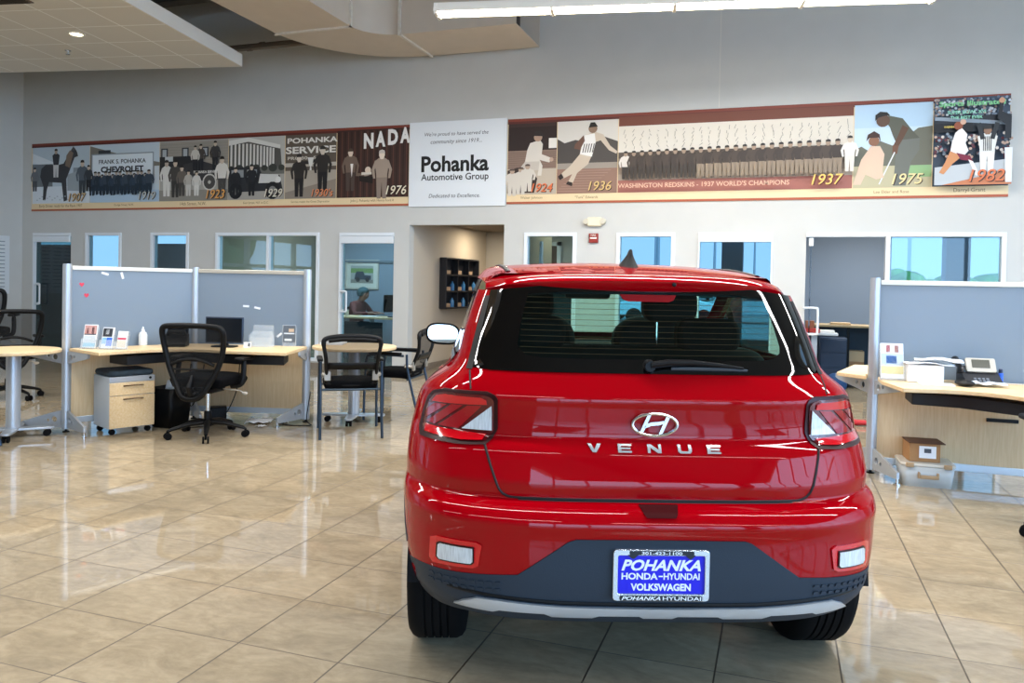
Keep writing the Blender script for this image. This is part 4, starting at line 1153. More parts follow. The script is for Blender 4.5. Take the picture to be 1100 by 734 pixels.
# ---- swivel chair
def swivel_chair(label, loc, rz, group='swivel chairs'):
    t = thing('office_chair', label, 'chair', loc, rz, group)
    for k in range(5):
        a = R(19.5 + 72 * k - 10)
        d = Vector((math.cos(a), math.sin(a), 0))
        lg = MB().tube([d * .03 + Vector((0, 0, .125)), d * .15 + Vector((0, 0, .118)), d * .30 + Vector((0, 0, .082)), d * .325 + Vector((0, 0, .07))], [.03, .026, .018, .014], 10, flat=.8).build('base_leg', M_black, t)
        n_ = Vector((-d.y, d.x, 0)); c = d * .325
        w = MB()
        for s in (-1, 1): w.cyl(c + n_ * (s * .012) + Vector((0, 0, .029)), c + n_ * (s * .026) + Vector((0, 0, .029)), .029, n=18)
        w.cyl(c + Vector((0, 0, .03)), c + Vector((0, 0, .075)), .010, n=10)
        w.build('caster', M_rubber, lg)
    MB().cyl((0, 0, .09), (0, 0, .22), .032, n=18).build('hub', M_black, t)
    MB().cyl((0, 0, .2), (0, 0, .40), .017, n=16).build('gas_column', M_chrome, t)
    MB().box((0, .02, .405), (.17, .24, .05)).box((0, -.18, .40), (.10, .22, .035)).build('mechanism', M_black, t, bevel=.012)
    MB().tube([(.08, .1, .40), (.24, .1, .39), (.27, .1, .375)], .006, 8).ball((.285, .1, .368), (.028, .012, .016), 12, 8).build('lever', mat('lever_tip', '#c9c2b6', .35), t)
    b = MB(); rows = []
    for j in range(13):
        v = -1 + j / 6; row = []
        for i in range(13):
            u_ = -1 + i / 6
            wd = .255 * (1 - .06 * (v + 1) ** 2 / 4) ; x = wd * u_ * (1 - .10 * v * v); y = .03 + .25 * v * (1 - .08 * u_ * u_)
            z = .505 - .02 * (u_ ** 4 + v ** 4) + .006 * u_ * u_ - (.03 * max(0, v) ** 3)
            row.append((x, y, z))
        rows.append(row)
    st = b.grid(rows).build('seat', M_fabric, t, solid=.09, bevel=.02)
    # backrest: shield-shaped frame with mesh
    loop = [(-.07, .37), (.07, .37), (.155, .49), (.215, .61), (.255, .74), (.272, .86), (.268, .93), (.23, .958), (.12, .966), (0, .968), (-.12, .966), (-.23, .958), (-.268, .93), (-.272, .86), (-.255, .74), (-.215, .61), (-.155, .49)]
    def by(x, z): return -.255 - .10 * max(0, (z - .45)) + .05 * math.sin((z - .45) * 5.2) * .8 + .22 * x * x
    lp = catmull([(x, by(x, z), z) for x, z in loop], 4, closed=True)
    fr_ = MB().tube(lp, .024, 12, closed=True).build('back_frame', M_black, t)
    b = MB(); rows = []
    for j in range(17):
        z = .41 + .545 * j / 16
        half = lin([(.37, .07), (.49, .155), (.61, .215), (.74, .255), (.86, .272), (.93, .268), (.958, .23), (.965, .15)], z)
        rows.append([(half * q, by(half * q, z), z) for q in [-1 + i / 6 for i in range(13)]])
    b.grid(rows).build('back_mesh', M_mesh, t)
    MB().tube(catmull([(-.19, by(.19, .66) - .012, .64), (-.1, by(.1, .68) - .018, .675), (0, by(0, .68) - .02, .69), (.1, by(.1, .68) - .018, .675), (.19, by(.19, .66) - .012, .64)], 5), .014, 8).tube([(-.185, by(.185, .6) - .008, .60), (.185, by(.185, .6) - .008, .60)], .008, 8).build('lumbar_bar', M_black, t)
    MB().tube([(0, -.2, .40), (0, -.27, .39), (0, -.30, .46), (0, by(0, .55) - .01, .55)], [.03, .03, .024, .014], 10).build('back_bracket', M_black, t)
    for s in (-1, 1):
        a_ = MB().tube(catmull([(s * .20, .02, .44), (s * .285, .02, .455), (s * .305, .03, .52), (s * .30, .05, .66)], 5), [.018] * 15 + [.014], 10, flat=1.3).build('armrest', M_black, t)
        MB().prism(rrect(.085, .25, .04, 5, s * .295, .07), .662, .69).build('arm_pad', M_black, a_, bevel=.01)
    return t
CH = swivel_chair('black mesh swivel chair facing the left desk with its back to the camera', (-4.64, 5.53, 0), R(100 - 90))
for lab, lc, rz_, sc_ in (('black mesh chair at the far left edge, behind the round peninsula table', (-7.95, 6.3, 0), R(60), 1.0),
                    ('tall black chair standing furthest back on the left, under the wall poster', (-10.02, 7.55, 0), R(40), 1.2),
                    ('black swivel chair cut off by the right edge, one caster showing', (1.655, 5.0, 0), R(161 - 153.5), 1.0)):
    c = copy_tree(CH); place(c, lc, rz_, lab); c.scale = (sc_,) * 3

# ---- guest chairs
def guest_chair(label, loc, rz):
    t = thing('guest_chair', label, 'chair', loc, rz, 'black guest chairs')
    M_leg = mat('gunmetal', '#3c4a58', .3, metal=.8)
    for s in (-1, 1):
        MB().tube(catmull([(s * .265, .24, .005), (s * .262, .235, .30), (s * .262, .22, .60), (s * .262, .17, .645), (s * .262, .0, .65), (s * .262, -.16, .645)], 5), .0125, 10).build('leg', M_leg, t)
        MB().tube(catmull([(s * .262, -.33, .005), (s * .26, -.25, .30), (s * .262, -.20, .52), (s * .262, -.19, .66)], 5), .0125, 10).build('leg', M_leg, t)
        MB().prism(rrect(.05, .34, .022, 5, s * .264, .03), .652, .678).build('arm_pad', M_black, t, bevel=.008)
        MB().tube([(s * .262, -.17, .55), (s * .215, -.235, .54)], .02, 8).box((s * .205, -.245, .545), (.055, .02, .09)).build('back_bracket', mat('bracket_silver', '#a9a49a', .35, metal=.6), t, bevel=.004)
    MB().tube([(-.262, .20, .415), (.262, .20, .415)], .011, 8).tube([(-.262, -.2, .415), (.262, -.2, .415)], .011, 8).build('cross_bar', M_leg, t)
    rows = []
    for j in range(11):
        v = -1 + j / 5
        rows.append([(.235 * (u_) * (1 - .05 * v * v), .02 + .235 * v * (1 - .06 * u_ * u_), .468 - .015 * (u_ ** 4 + v ** 4) - .02 * max(0, v) ** 3) for u_ in [-1 + i / 5 for i in range(11)]])
    MB().grid(rows).build('seat', M_fabric, t, solid=.07, bevel=.02)
    def by(x, z): return -.225 - .20 * (z - .5) - .05 * math.sin((z - .5) * 7) + .35 * x * x
    loop = [(-.20, .47), (0, .455), (.20, .47), (.212, .56), (.222, .70), (.242, .82), (.225, .865), (.13, .885), (0, .89), (-.13, .885), (-.225, .865), (-.242, .82), (-.222, .70), (-.212, .56)]
    lp = catmull([(x, by(x, z), z) for x, z in loop], 4, closed=True)
    fb = MB().tube(lp, [.017 if p.z < .8 else .021 for p in lp], 10, closed=True)
    fb.tube([(-.2, by(.2, .84), .85), (-.1, by(.1, .86), .862), (0, by(0, .86), .866), (.1, by(.1, .86), .862), (.2, by(.2, .84), .85)], .02, 8)
    fb.build('back_frame', M_black, t)
    rows = []
    for j in range(13):
        z = .47 + .40 * j / 12
        half = lin([(.47, .20), (.56, .212), (.70, .222), (.82, .242), (.865, .225)], z)
        rows.append([(half * q, by(half * q, z), z) for q in [-1 + i / 6 for i in range(13)]])
    MB().grid(rows).build('back_mesh', M_mesh, t)
    MB().grid([[(x, by(x, z) - .006, z) for x in [-.2 + .05 * i for i in range(9)]] for z in (.60, .635, .66)]).build('lumbar_band', M_black, t, solid=.008)
    return t
GC = guest_chair('black mesh guest chair with its back to the camera at the right round table', (-3.63, 6.17, 0), R(124 - 90))
for lab, lc, rz_ in (('black guest chair seen from its side, to the right of the round table', (-3.62, 7.06, 0), R(90 + 8)),
                     ('guest chair at the left picture edge with only one dark leg in view', (-6.02, 4.18, 0), R(110))):
    c = copy_tree(GC); place(c, lc, rz_, lab)

# ---- round tables on wheeled bases
def round_table(label, loc, r_, rz, group='round tables'):
    t = thing('round_table', label, 'table', loc, rz, group)
    MB().lathe([(r_ - .006, .707), (r_, .712), (r_, .732), (r_ - .005, .737)], 56).build('top', M_maple, t, angle=25)
    MB().cyl((0, 0, .06), (0, 0, .707), .055, n=28).lathe([(.12, .690), (.12, .707)], 24).build('column', M_silver, t)
    for k in range(4):
        a = R(90 * k); d = Vector((math.cos(a), math.sin(a), 0)); n_ = Vector((-d.y, d.x, 0))
        q = [n_ * .055, d * .28 + n_ * .035, d * .30 + n_ * .02, d * .30 - n_ * .02, d * .28 - n_ * .035, -n_ * .055]
        lg = MB().prism([(p.x, p.y) for p in q], .06, .08).build('base_leg', M_silver, t, bevel=.004)
        c = d * .25
        w = MB()
        for s in (-1, 1): w.cyl(c + n_ * (s * .008) + Vector((0, 0, .028)), c + n_ * (s * .026) + Vector((0, 0, .028)), .028, n=18)
        w.cyl(c + Vector((0, 0, .03)), c + Vector((0, 0, .062)), .009, n=8); w.build('caster', M_rubber, lg)
    return t
round_table('round maple table on a silver column left of the glass partition', (-6.044, 4.838, 0), .35, R(40))
round_table('round maple table between the two guest chairs by the glass office door', (-3.87, 6.66, 0), .40, R(20))

# ---- things on the left desk
D = .736
sb = thing('sanitizer_bottle', 'white plastic squeeze bottle on the left desk against the frosted glass', 'bottle', (-5.52, 5.70, D))
MB().lathe([(.036, 0), (.038, .006), (.038, .09), (.030, .115), (.014, .125)], 22).build('body', mat('bottle_white', '#dfe6ec', .3), sb)
MB().lathe([(.015, .125), (.015, .142), (.008, .148), (.006, .166), (.003, .170)], 16).build('cap', mat('cap_white', '#f2f5f8', .35), sb)
ph = thing('desk_phone', 'black desk telephone on the left desk behind the swivel chair', 'telephone', (-5.20, 5.76, D), R(-60))
MB().prism([(-.09, 0), (.09, 0), (.09, .03), (-.07, .11), (-.09, .11)], -.1, .1, M=Matrix(((1, 0, 0, 0), (0, 0, 1, 0), (0, 1, 0, 0), (0, 0, 0, 1)))).build('body', M_black, ph, bevel=.008)
MB().tube([(-.03, -.075, .10), (-.02, -.07, .13), (-.02, .07, .13), (-.03, .075, .10)], [.022, .018, .018, .022], 10).build('handset', M_black, ph)
MB().span((-.1, -.09, .1), (-.085, .09, .17)).build('screen', mat('dark_screen', '#10161e', .2), ph, bevel=.004)
mo = thing('monitor', 'dark flat monitor on the left desk behind the swivel chair', 'monitor', (-4.80, 5.93, D), R(-157))
MB().box((0, 0, .155), (.36, .025, .24)).build('case', mat('monitor_navy', '#23344a', .35), mo, bevel=.006)
MB().box((0, .0135, .155), (.335, .002, .215)).build('screen', MATS['dark_screen'], mo, smooth=False)
MB().box((0, -.01, .05), (.06, .03, .10)).prism(rrect(.22, .15, .04, 5), 0, .012).build('stand', M_black, mo, bevel=.004)
mo.rotation_euler.z = R(-157 + 180 + 170)

def leaflet_holder(label, loc, rz, w, h, cols, group='leaflet holders'):
    t = thing('leaflet_holder', label, 'leaflet holder', loc, rz, group)
    T = Matrix.Rotation(R(-14), 4, 'X')
    MB().box((0, .012, h * .5), (w + .01, .004, h), M=T).box((0, -.03, h * .22), (w + .01, .003, h * .42), M=T).box((0, -.01, .004), (w + .01, .07, .006)).box((-w / 2 - .005, -.01, h * .2), (.003, .04, h * .38), M=T).box((w / 2 + .005, -.01, h * .2), (.003, .04, h * .38), M=T).build('tray', M_acryl, t, smooth=False)
    lf = tag(None, None) if False else None
    k = len(cols)
    b = MB(); ms = []
    b.box((0, -.005, h * .55), (w, .01, h), M=T); ms.append(M_paper)
    for i, (c, x0, x1, z0, z1) in enumerate(cols):
        b.span((x0 * w - w / 2, -.0115, z0 * h + h * .05), (x1 * w - w / 2, -.0105, z1 * h + h * .05), mi=len(ms), M=T); ms.append(mat('print_' + c.strip('#'), c, .45))
    o = b.build('leaflet', ms, t, smooth=False)
    return t
leaflet_holder('clear leaflet holder with a pink photo card, nearest the left partition post', (-5.60, 5.18, D), R(20), .11, .20,
               [('#c99a94', .04, .96, .58, .96), ('#7d3440', .2, .35, .62, .85), ('#3c4048', .05, .95, .55, .6), ('#6d4a50', .6, .78, .6, .88), ('#cfd6da', .05, .95, .22, .5), ('#7fc0dc', .03, .97, .03, .2)])
leaflet_holder('clear leaflet holder with a bright blue leaflet, second from the left partition post', (-5.45, 5.22, D), R(12), .10, .18,
               [('#30343c', .05, .9, .55, .95), ('#e8eef4', .3, .6, .66, .9), ('#2c6fe0', .45, .97, .1, .5), ('#8cc4e8', .05, .42, .2, .5)])
leaflet_holder('empty-looking clear holder with a low pink card beside the blue leaflet', (-5.34, 5.27, D), R(8), .09, .15, [('#d85a70', .05, .95, .5, .62), ('#ead9c0', .05, .95, .05, .45)])
ah = thing('acrylic_holder', 'clear tiered acrylic holder on the left desk right of the monitor', 'holder', (-4.53, 6.11, D), R(12))
for i in range(3):
    MB().box((0, .04 - .035 * i, .10 - .028 * i), (.2, .003, .2 - .056 * i)).build('tier', M_acryl, ah, smooth=False)
MB().box((0, 0, .003), (.2, .12, .006)).box((-.1, 0, .06), (.003, .1, .12)).box((.1, 0, .06), (.003, .1, .12)).build('base', M_acryl, ah, smooth=False)
bc = tag(MB().box((0, 0, .025), (.07, .003, .05), tilt=(R(-12), 0)).box((.016, -.003, .027), (.02, .001, .03), mi=1, tilt=(R(-12), 0)).build('name_card', [M_paper, mat('card_ink', '#4a5058', .6)], smooth=False), 'small white name card with a dark picture in front of the acrylic holder', 'card'); bc.location = (-4.58, 5.97, D); bc.rotation_euler.z = R(15)
sf = thing('sign_holder', 'upright acrylic sign holder with a dark photo at the right end of the left desk', 'sign', (-4.36, 6.30, D), R(15))
MB().box((0, 0, .1), (.13, .012, .2)).box((0, 0, .003), (.13, .07, .006)).build('acrylic', M_acryl, sf, smooth=False)
MB().box((0, -.0075, .115), (.115, .002, .155)).box((0, -.009, .12), (.1, .001, .012), mi=1).box((.02, -.009, .15), (.05, .001, .03), mi=2).box((-.01, -.009, .06), (.07, .001, .02), mi=1).build('print', [mat('print_slate', '#5a6470', .4), mat('print_pale', '#d4dde4', .4), mat('print_sand', '#c9b39a', .4)], sf, smooth=False)
# stickers and tape on the glass
def on_panel(a, b_, t, z, side=-1):
    d = (b_ - a).normalized(); n_ = Vector((d.y, -d.x, 0))
    return a + (b_ - a) * t + n_ * .008 + Vector((0, 0, z)), math.atan2(d.y, d.x)
heart = [(0, -1), (.55, -.45), (.95, .1), (.95, .55), (.7, .85), (.35, .85), (0, .5), (-.35, .85), (-.7, .85), (-.95, .55), (-.95, .1), (-.55, -.45)]
for t_, z, lab in ((.10, 1.285, 'upper of two small red heart stickers on the left glass panel'), (.135, 1.19, 'lower of two small red heart stickers on the left glass panel')):
    p, an = on_panel(PL, P2, t_, z)
    o = tag(MB().prism([(x * .02, y * .02) for x, y in heart], 0, .002, M=Matrix(((1, 0, 0, 0), (0, 0, -1, 0), (0, 1, 0, 0), (0, 0, 0, 1)))).build('heart_sticker', mat('sticker_red', '#d83a52', .5), smooth=False), lab, 'sticker', 'heart stickers'); o.location = p; o.rotation_euler.z = an
for (a, b_, t_, z, rr, lab) in ((PL, P2, .27, 1.385, .3, 'scrap of white tape near the top of the left glass panel, nearest the post'), (PL, P2, .40, 1.37, 1.3, 'scrap of white tape near the top of the left glass panel, further from the post'),
                                (P2, PM, .46, 1.10, .05, 'left one of two white tape scraps in the middle of the second glass panel'), (P2, PM, .56, 1.085, .2, 'right one of two white tape scraps in the middle of the second glass panel'), (P2, PM, .76, .83, -.7, 'white tape scrap low on the second glass panel beside the sign holder')):
    p, an = on_panel(a, b_, t_, z)
    o = tag(MB().box((0, 0, 0), (.06, .002, .02), tilt=(0, rr)).build('tape_scrap', M_paper, smooth=False), lab, 'tape', 'tape scraps on the frosted glass'); o.location = p; o.rotation_euler.z = an

# ---- cables, papers and boxes below the left desk
def cable(label, pts, r_=.005, group='cables under the left desk', m=M_black, name='power_cable'):
    pts = [Vector(p) for p in pts]
    o = MB().tube(catmull(pts, 8), r_, 8).build(name, m)
    at_origin(o, (pts[0].x, pts[0].y, min(p.z for p in pts)))
    return tag(o, label, 'cable', group)
cable('black cable looping down behind the swivel chair to the floor', [(-5.06, 5.80, .58), (-5.07, 5.78, .35), (-5.02, 5.76, .2), (-4.95, 5.78, .34), (-4.93, 5.82, .58)])
cable('black cable trailing on the floor from the bin towards the chair', [(-5.12, 5.80, .006), (-5.06, 5.72, .006), (-4.98, 5.82, .006), (-4.85, 5.95, .05), (-4.80, 6.1, .3), (-4.82, 6.18, .6)])
cable('black cable lying on the floor by the right post of the left partition', [(-4.2, 6.42, .3), (-4.2, 6.36, .05), (-4.12, 6.30, .006), (-4.32, 6.22, .006), (-4.42, 6.28, .006)])
pb = tag(MB().box((0, 0, .08), (.15, .12, .16)).build('power_box', M_black, bevel=.008), 'black power box on the floor behind the swivel chair', 'box'); pb.location = (-4.96, 6.05, 0); pb.rotation_euler.z = R(40)
for k, (x, y, rz_, lab) in enumerate(((-4.64, 6.25, .3, 'crumpled white paper lying under the left desk, the largest of three'), (-4.45, 6.33, .9, 'small white paper scrap under the left desk nearest the right post'), (-4.50, 6.08, 1.4, 'small white paper scrap under the left desk in front of the big one'))):
    sz = (.22, .1, .08)[k]
    rows = [[(-sz / 2 + sz * i / 5, -sz / 2 + sz * j / 5, .004 + .025 * abs(math.sin(i * 1.7 + j * 2.1 + k)) * (1 if k == 0 else .4)) for i in range(6)] for j in range(6)]
    o = tag(MB().grid(rows).build('paper_sheet', M_paper, solid=.002), lab, 'paper', 'papers under the left desk'); o.location = (x, y, 0); o.rotation_euler.z = rz_
o = tag(MB().box((0, 0, .012), (.21, .29, .024)).build('paper_stack', M_paper, bevel=.003), 'flat stack of white papers on the right round table', 'paper'); o.location = (-4.14, 6.72, .738); o.rotation_euler.z = R(20)

# ---- things on the right desk
leaflet_holder('clear leaflet holder with a yellow strip beside the right partition post', (.775, 6.13, D), R(4), .15, .25,
               [('#cfd4da', .02, .98, .72, .98), ('#c46a74', .25, .42, .74, .94), ('#c9887c', .62, .8, .74, .94), ('#b4c4d8', .02, .98, .36, .70), ('#3f6fb4', .25, .7, .42, .64), ('#e6d24a', .02, .98, .12, .34)])
ps = thing('paper_box', 'white paper box on the right desk left of the telephone', 'box', (.975, 6.16, D), R(3))
MB().box((0, 0, .06), (.23, .16, .12)).build('box', M_paper, ps, bevel=.004)
for k, (dx, rr, lab) in enumerate(((-.02, .05, 'wide white sheet lying under the top sheet on the white paper box'), (.05, -.12, 'topmost white sheet hanging over the right end of the white paper box'))):
    o = tag(MB().grid([[(-.15 + .06 * i, -.1 + .05 * j, .003 * math.sin(i + j) + .010 * (abs(i - 2.5) < .6)) for i in range(6)] for j in range(5)]).build('paper_sheet', M_paper, solid=.006), lab, 'paper', 'sheets on the paper box'); o.location = (1.015 + dx, 6.14, D + .129 + .026 * k); o.rotation_euler.z = rr
o = tag(MB().box((0, 0, .003), (.21, .15, .006)).build('paper_sheet', M_paper, bevel=.001), 'white sheet lying flat on the right desk in front of the paper box', 'paper'); o.location = (1.03, 5.99, D)
tp = thing('telephone', 'black desk telephone with a beige display panel on the right desk', 'telephone', (1.32, 6.24, D), R(6))
X_ = Matrix(((0, 0, 1, 0), (1, 0, 0, 0), (0, 1, 0, 0), (0, 0, 0, 1)))
MB().prism([(-.10, 0), (.09, 0), (.09, .09), (.07, .115), (-.10, .02)], -.10, .14, M=X_).build('body', mat('phone_black', '#191c22', .4), tp, bevel=.006)
TT = Matrix.Translation((.03, .012, .122)) @ Matrix.Rotation(R(62), 4, 'X')
dp = MB().prism(rrect(.19, .105, .012, 4), -.01, .01, M=TT).build('display_panel', mat('phone_beige', '#b9b3a6', .4), tp, bevel=.003)
MB().prism(rrect(.115, .062, .004, 3, 0, .008), .0095, .0115, M=TT).build('display', mat('lcd_olive', '#4a4a40', .15), dp, smooth=False)
b = MB(); KM = Matrix.Rotation(R(29), 4, 'X')
for i in range(4):
    for j in range(3): b.box((-.03 + .026 * i, -.098 + .024 * j, .07), (.018, .014, .008), M=KM)
b.build('keypad', mat('key_grey', '#7a8088', .5), tp, bevel=.002)
hs = MB().tube(catmull([(-.115, -.075, .075), (-.118, -.06, .105), (-.118, .0, .128), (-.118, .05, .155), (-.115, .075, .145)], 4), [.028, .028, .026, .022, .019, .018, .018, .018, .018, .018, .019, .021, .023, .026, .028, .028, .028], 12).build('handset', mat('handset_black', '#101318', .3), tp)
cable('thin pale cable running to the right across the right desk', [(1.47, 6.28, D + .006), (1.55, 6.22, D + .006), (1.7, 6.24, D + .006), (1.85, 6.2, D + .006)], .004, 'cables on the right desk', mat('cable_ivory', '#d8d2c4', .5))
pn = thing('pen_stand', 'small blue marker standing upright right of the desk telephone', 'marker', (1.475, 6.26, D))
MB().lathe([(.016, 0), (.017, .07), (.013, .078)], 16).build('barrel', mat('marker_blue', '#1f58c8', .35), pn); MB().lathe([(.014, .076), (.014, .10), (.008, .106)], 16).build('cap', mat('marker_navy', '#14284c', .35), pn)
ms_ = tag(MB().ball((0, 0, .004), (.055, .085, .022), 18, 8).build('computer_mouse', M_black), 'flat black mouse in front of the desk telephone', 'mouse'); ms_.location = (1.20, 5.98, D + .018); ms_.rotation_euler.z = R(15); 
rows = [[(-.11 + .044 * i, -.07 + .035 * j, .012 + .022 * abs(math.sin(i * 1.3 + .4)) * (1 - .4 * abs(j - 2) / 2)) for i in range(6)] for j in range(5)]
o = tag(MB().grid(rows).build('paper_sheet', mat('paper_blue_white', '#d5e2f0', .6), solid=.004), 'folded pale blue paper in front of the desk telephone', 'paper'); o.location = (1.345, 6.045, D)

# ---- clear bin and carton below the right desk
cbn = thing('storage_bin', 'milky plastic storage bin with a snap handle on the floor under the right desk', 'bin', (1.01, 6.225, 0), R(2))
o1, o2 = rrect(.31, .24, .03, 4), rrect(.34, .28, .035, 4)
MB().prism(rrect(.31, .24, .03, 4), .0, .006).grid([[(x, y, .002) for x, y in o1], [(x, y, .145) for x, y in o2]], closed_u=True).build('tub', M_milk, cbn, solid=.003)
MB().prism(rrect(.355, .295, .04, 4), .145, .165).build('lid', clear_mat('lid_clear', '#e8e4d8', .3, .25), cbn, bevel=.006)
MB().box((0, -.148, .075), (.11, .02, .025)).box((-.06, -.142, .085), (.015, .02, .045)).box((.06, -.142, .085), (.015, .02, .045)).build('handle', mat('bin_handle', '#a88c68', .5), cbn, bevel=.005)
MB().box((-.12, -.15, .155), (.05, .02, .03)).box((.12, -.15, .155), (.05, .02, .03)).build('latch', MATS['bin_handle'], cbn, bevel=.004)
for k, (x, y, w, h, c, lab) in enumerate(((-.075, 0, .12, .09, '#dfe3e6', 'white packet inside the milky storage bin on its left side'), (.075, 0, .12, .10, '#8a96a2', 'grey blue packet inside the milky storage bin behind its handle'))):
    q = Matrix.Rotation(R(2), 4, 'Z') @ Vector((x, y, 0))
    o = tag(MB().box((0, 0, h / 2), (w, .14, h)).build('packet', mat('packet_' + c.strip('#'), c, .6), bevel=.01), lab, 'packet', 'packets in the storage bin'); o.location = (1.01 + q.x, 6.225 + q.y, .014)
ct = thing('carton', 'small brown carton with a white label on top of the storage bin', 'box', (.99, 6.25, .1665), R(5))
MB().box((0, 0, .065), (.20, .20, .13)).build('body', M_card, ct, bevel=.003)
MB().box((.012, -.006, .1335), (.235, .215, .006)).build('flap', mat('carton_dark', '#5a3c28', .8), ct)
MB().box((.018, -.1015, .07), (.11, .002, .085)).box((.018, -.103, .08), (.045, .001, .03), mi=1).build('address_label', [M_paper, MATS['card_ink']], ct, smooth=False)

# ================================================================== BACK OFFICES
# seated person at the desk behind the glass door
M_skin = mat('skin', '#8a6450', .6); M_jack = mat('red_brown_jacket', '#5e2f2c', .85, bump=.4, bscale=200); M_trou = mat('dark_trousers', '#23262c', .85); M_hair = mat('dark_teal_hood', '#2a4a50', .85, bump=.4, bscale=150)
def skin_body(name, J, E, parent, matfn, mats):
    names = list(J); idx = {n: i for i, n in enumerate(names)}
    me = bpy.data.meshes.new(name); me.from_pydata([J[n][0] for n in names], [(idx[a], idx[b]) for a, b in E], [])
    ob = bpy.data.objects.new(name, me); COL.objects.link(ob)
    ob.modifiers.new('Skin', 'SKIN').use_smooth_shade = True
    for i, n in enumerate(names):
        r_ = J[n][1]; me.skin_vertices[0].data[i].radius = r_ if isinstance(r_, tuple) else (r_, r_)
    me.skin_vertices[0].data[0].use_root = True
    s = ob.modifiers.new('Sub', 'SUBSURF'); s.levels = 2; s.render_levels = 2
    bpy.context.view_layer.update()
    m2 = bpy.data.meshes.new_from_object(ob.evaluated_get(bpy.context.evaluated_depsgraph_get()))
    bpy.data.objects.remove(ob); bpy.data.meshes.remove(me)
    m2.name = name; m2.materials.clear()
    for m in mats: m2.materials.append(m)
    for p in m2.polygons: p.material_index = matfn(p.center); p.use_smooth = True
    o = bpy.data.objects.new(name, m2); COL.objects.link(o); o.parent = parent
    return o
# the person sits facing +y of the thing's frame; turned so that the profile shows
pe = thing('person', 'seated person in a red-brown jacket and dark hood, head bent over the desk', 'person', (-7.50, 12.95, 0), R(-100))
J = {'pel': ((0, 0, .52), (.15, .12)), 'abd': ((0, .01, .66), (.14, .11)), 'che': ((0, .05, .84), (.165, .12)), 'nec0': ((0, .09, .965), (.075, .07)), 'nec': ((0, .12, 1.01), (.052, .052)), 'hea0': ((0, .155, 1.07), (.07, .08)), 'hea': ((0, .18, 1.14), (.082, .098)), 'top': ((0, .175, 1.20), (.062, .07)), 'nose': ((0, .275, 1.10), (.018, .022))}
E_ = [('pel', 'abd'), ('abd', 'che'), ('che', 'nec0'), ('nec0', 'nec'), ('nec', 'hea0'), ('hea0', 'hea'), ('hea', 'top'), ('hea0', 'nose')]
for s, n in ((-1, 'l'), (1, 'r')):
    J.update({n + 'sh': ((s * .17, .05, .92), .062), n + 'el': ((s * .25, .17, .75), .047), n + 'wr': ((s * .13, .40, .765), .032), n + 'pa': ((s * .10, .46, .768), (.038, .02)),
              n + 'hip': ((s * .09, .03, .52), .095), n + 'kn': ((s * .12, .45, .53), .068), n + 'an': ((s * .12, .44, .09), .042), n + 'to': ((s * .12, .60, .04), .036)})
    E_ += [('che', n + 'sh'), (n + 'sh', n + 'el'), (n + 'el', n + 'wr'), (n + 'wr', n + 'pa'), ('pel', n + 'hip'), (n + 'hip', n + 'kn'), (n + 'kn', n + 'an'), (n + 'an', n + 'to')]
    for k, (dx, ln_) in enumerate(((-.03, .055), (-.01, .068), (.01, .065), (.03, .05))):
        J[f'{n}f{k}a'] = ((s * .10 + dx, .505, .770), .0095); J[f'{n}f{k}b'] = ((s * .10 + dx * 1.2, .505 + ln_, .756), .008)
        E_ += [(n + 'pa', f'{n}f{k}a'), (f'{n}f{k}a', f'{n}f{k}b')]
    J[n + 'th'] = ((s * .10 - s * .045, .475, .760), .0095); J[n + 'th2'] = ((s * .10 - s * .06, .51, .752), .008); E_ += [(n + 'pa', n + 'th'), (n + 'th', n + 'th2')]
skin_body('body', J, E_, pe, lambda c: 0 if (c.z > .985 or (c.y > .395 and c.z > .70)) else (1 if c.z > .60 else 2), [M_skin, M_jack, M_trou])
b = MB(); rows = []
for j in range(10):
    ph = -.55 + (PI / 2 + .55) * j / 9
    rows.append([(.112 * math.cos(ph) * math.cos(a), .155 + .125 * math.cos(ph) * math.sin(a) - (.0 if math.sin(a) < .3 else .05 * max(0, .5 - ph)), 1.135 + .115 * math.sin(ph)) for a in [2 * PI * i / 22 for i in range(22)]])
b.grid(rows, closed_u=True).build('hood', M_hair, pe)
b = MB()
for s in (-1, 1): b.ball((s * .034, .262, 1.135), (.010, .006, .007), 10, 6)
b.tube([(-.022, .258, 1.062), (0, .266, 1.060), (.022, .258, 1.062)], .005, 6).build('eyes_and_mouth', M_black, pe)
pc = thing('visitor_chair', 'dark chair under the seated person behind the glass office door', 'chair', (-7.50, 12.95, 0), R(-100))
MB().box((0, .04, .40), (.46, .46, .05)).build('seat', M_fabric, pc, bevel=.02)
MB().box((0, -.21, .66), (.44, .04, .42), tilt=(R(8), 0)).build('backrest', M_fabric, pc, bevel=.02)
for x, y in ((-.2, -.16), (.2, -.16), (.2, .24), (-.2, .24)): MB().cyl((x, y, 0), (x, y, .39), .014, n=10).build('leg', M_alu, pc)
od = thing('office_desk', 'round-ended maple desk on two silver columns behind the glass office door', 'desk', (-6.9, 12.26, 0))
MB().prism(rrect(1.5, .62, .25, 8), .705, .735).build('top', M_maple, od, bevel=.004)
for x in (-.32, .18): MB().cyl((x, -.12, .0), (x, -.12, .705), .04, n=20).build('column', M_silver, od)
MB().box((0, -.24, .4), (.9, .02, .5)).build('modesty_panel', mat('panel_dark', '#1d2730', .7), od)
o = tag(MB().lathe([(.032, 0), (.04, .11), (.042, .115)], 18).build('paper_cup', mat('cup_white', '#e0dcd2', .5)), 'white paper cup on the desk in front of the seated person', 'cup'); o.location = (-7.2, 12.1, .736)
o = tag(MB().box((0, 0, .006), (.3, .21, .012)).build('paper_sheet', M_paper), 'white papers on the desk behind the glass office door', 'paper'); o.location = (-6.8, 12.2, .736)
om = thing('monitor', 'black monitor at the right end of the office desk behind the glass door', 'monitor', (-6.36, 12.3, .736), R(60))
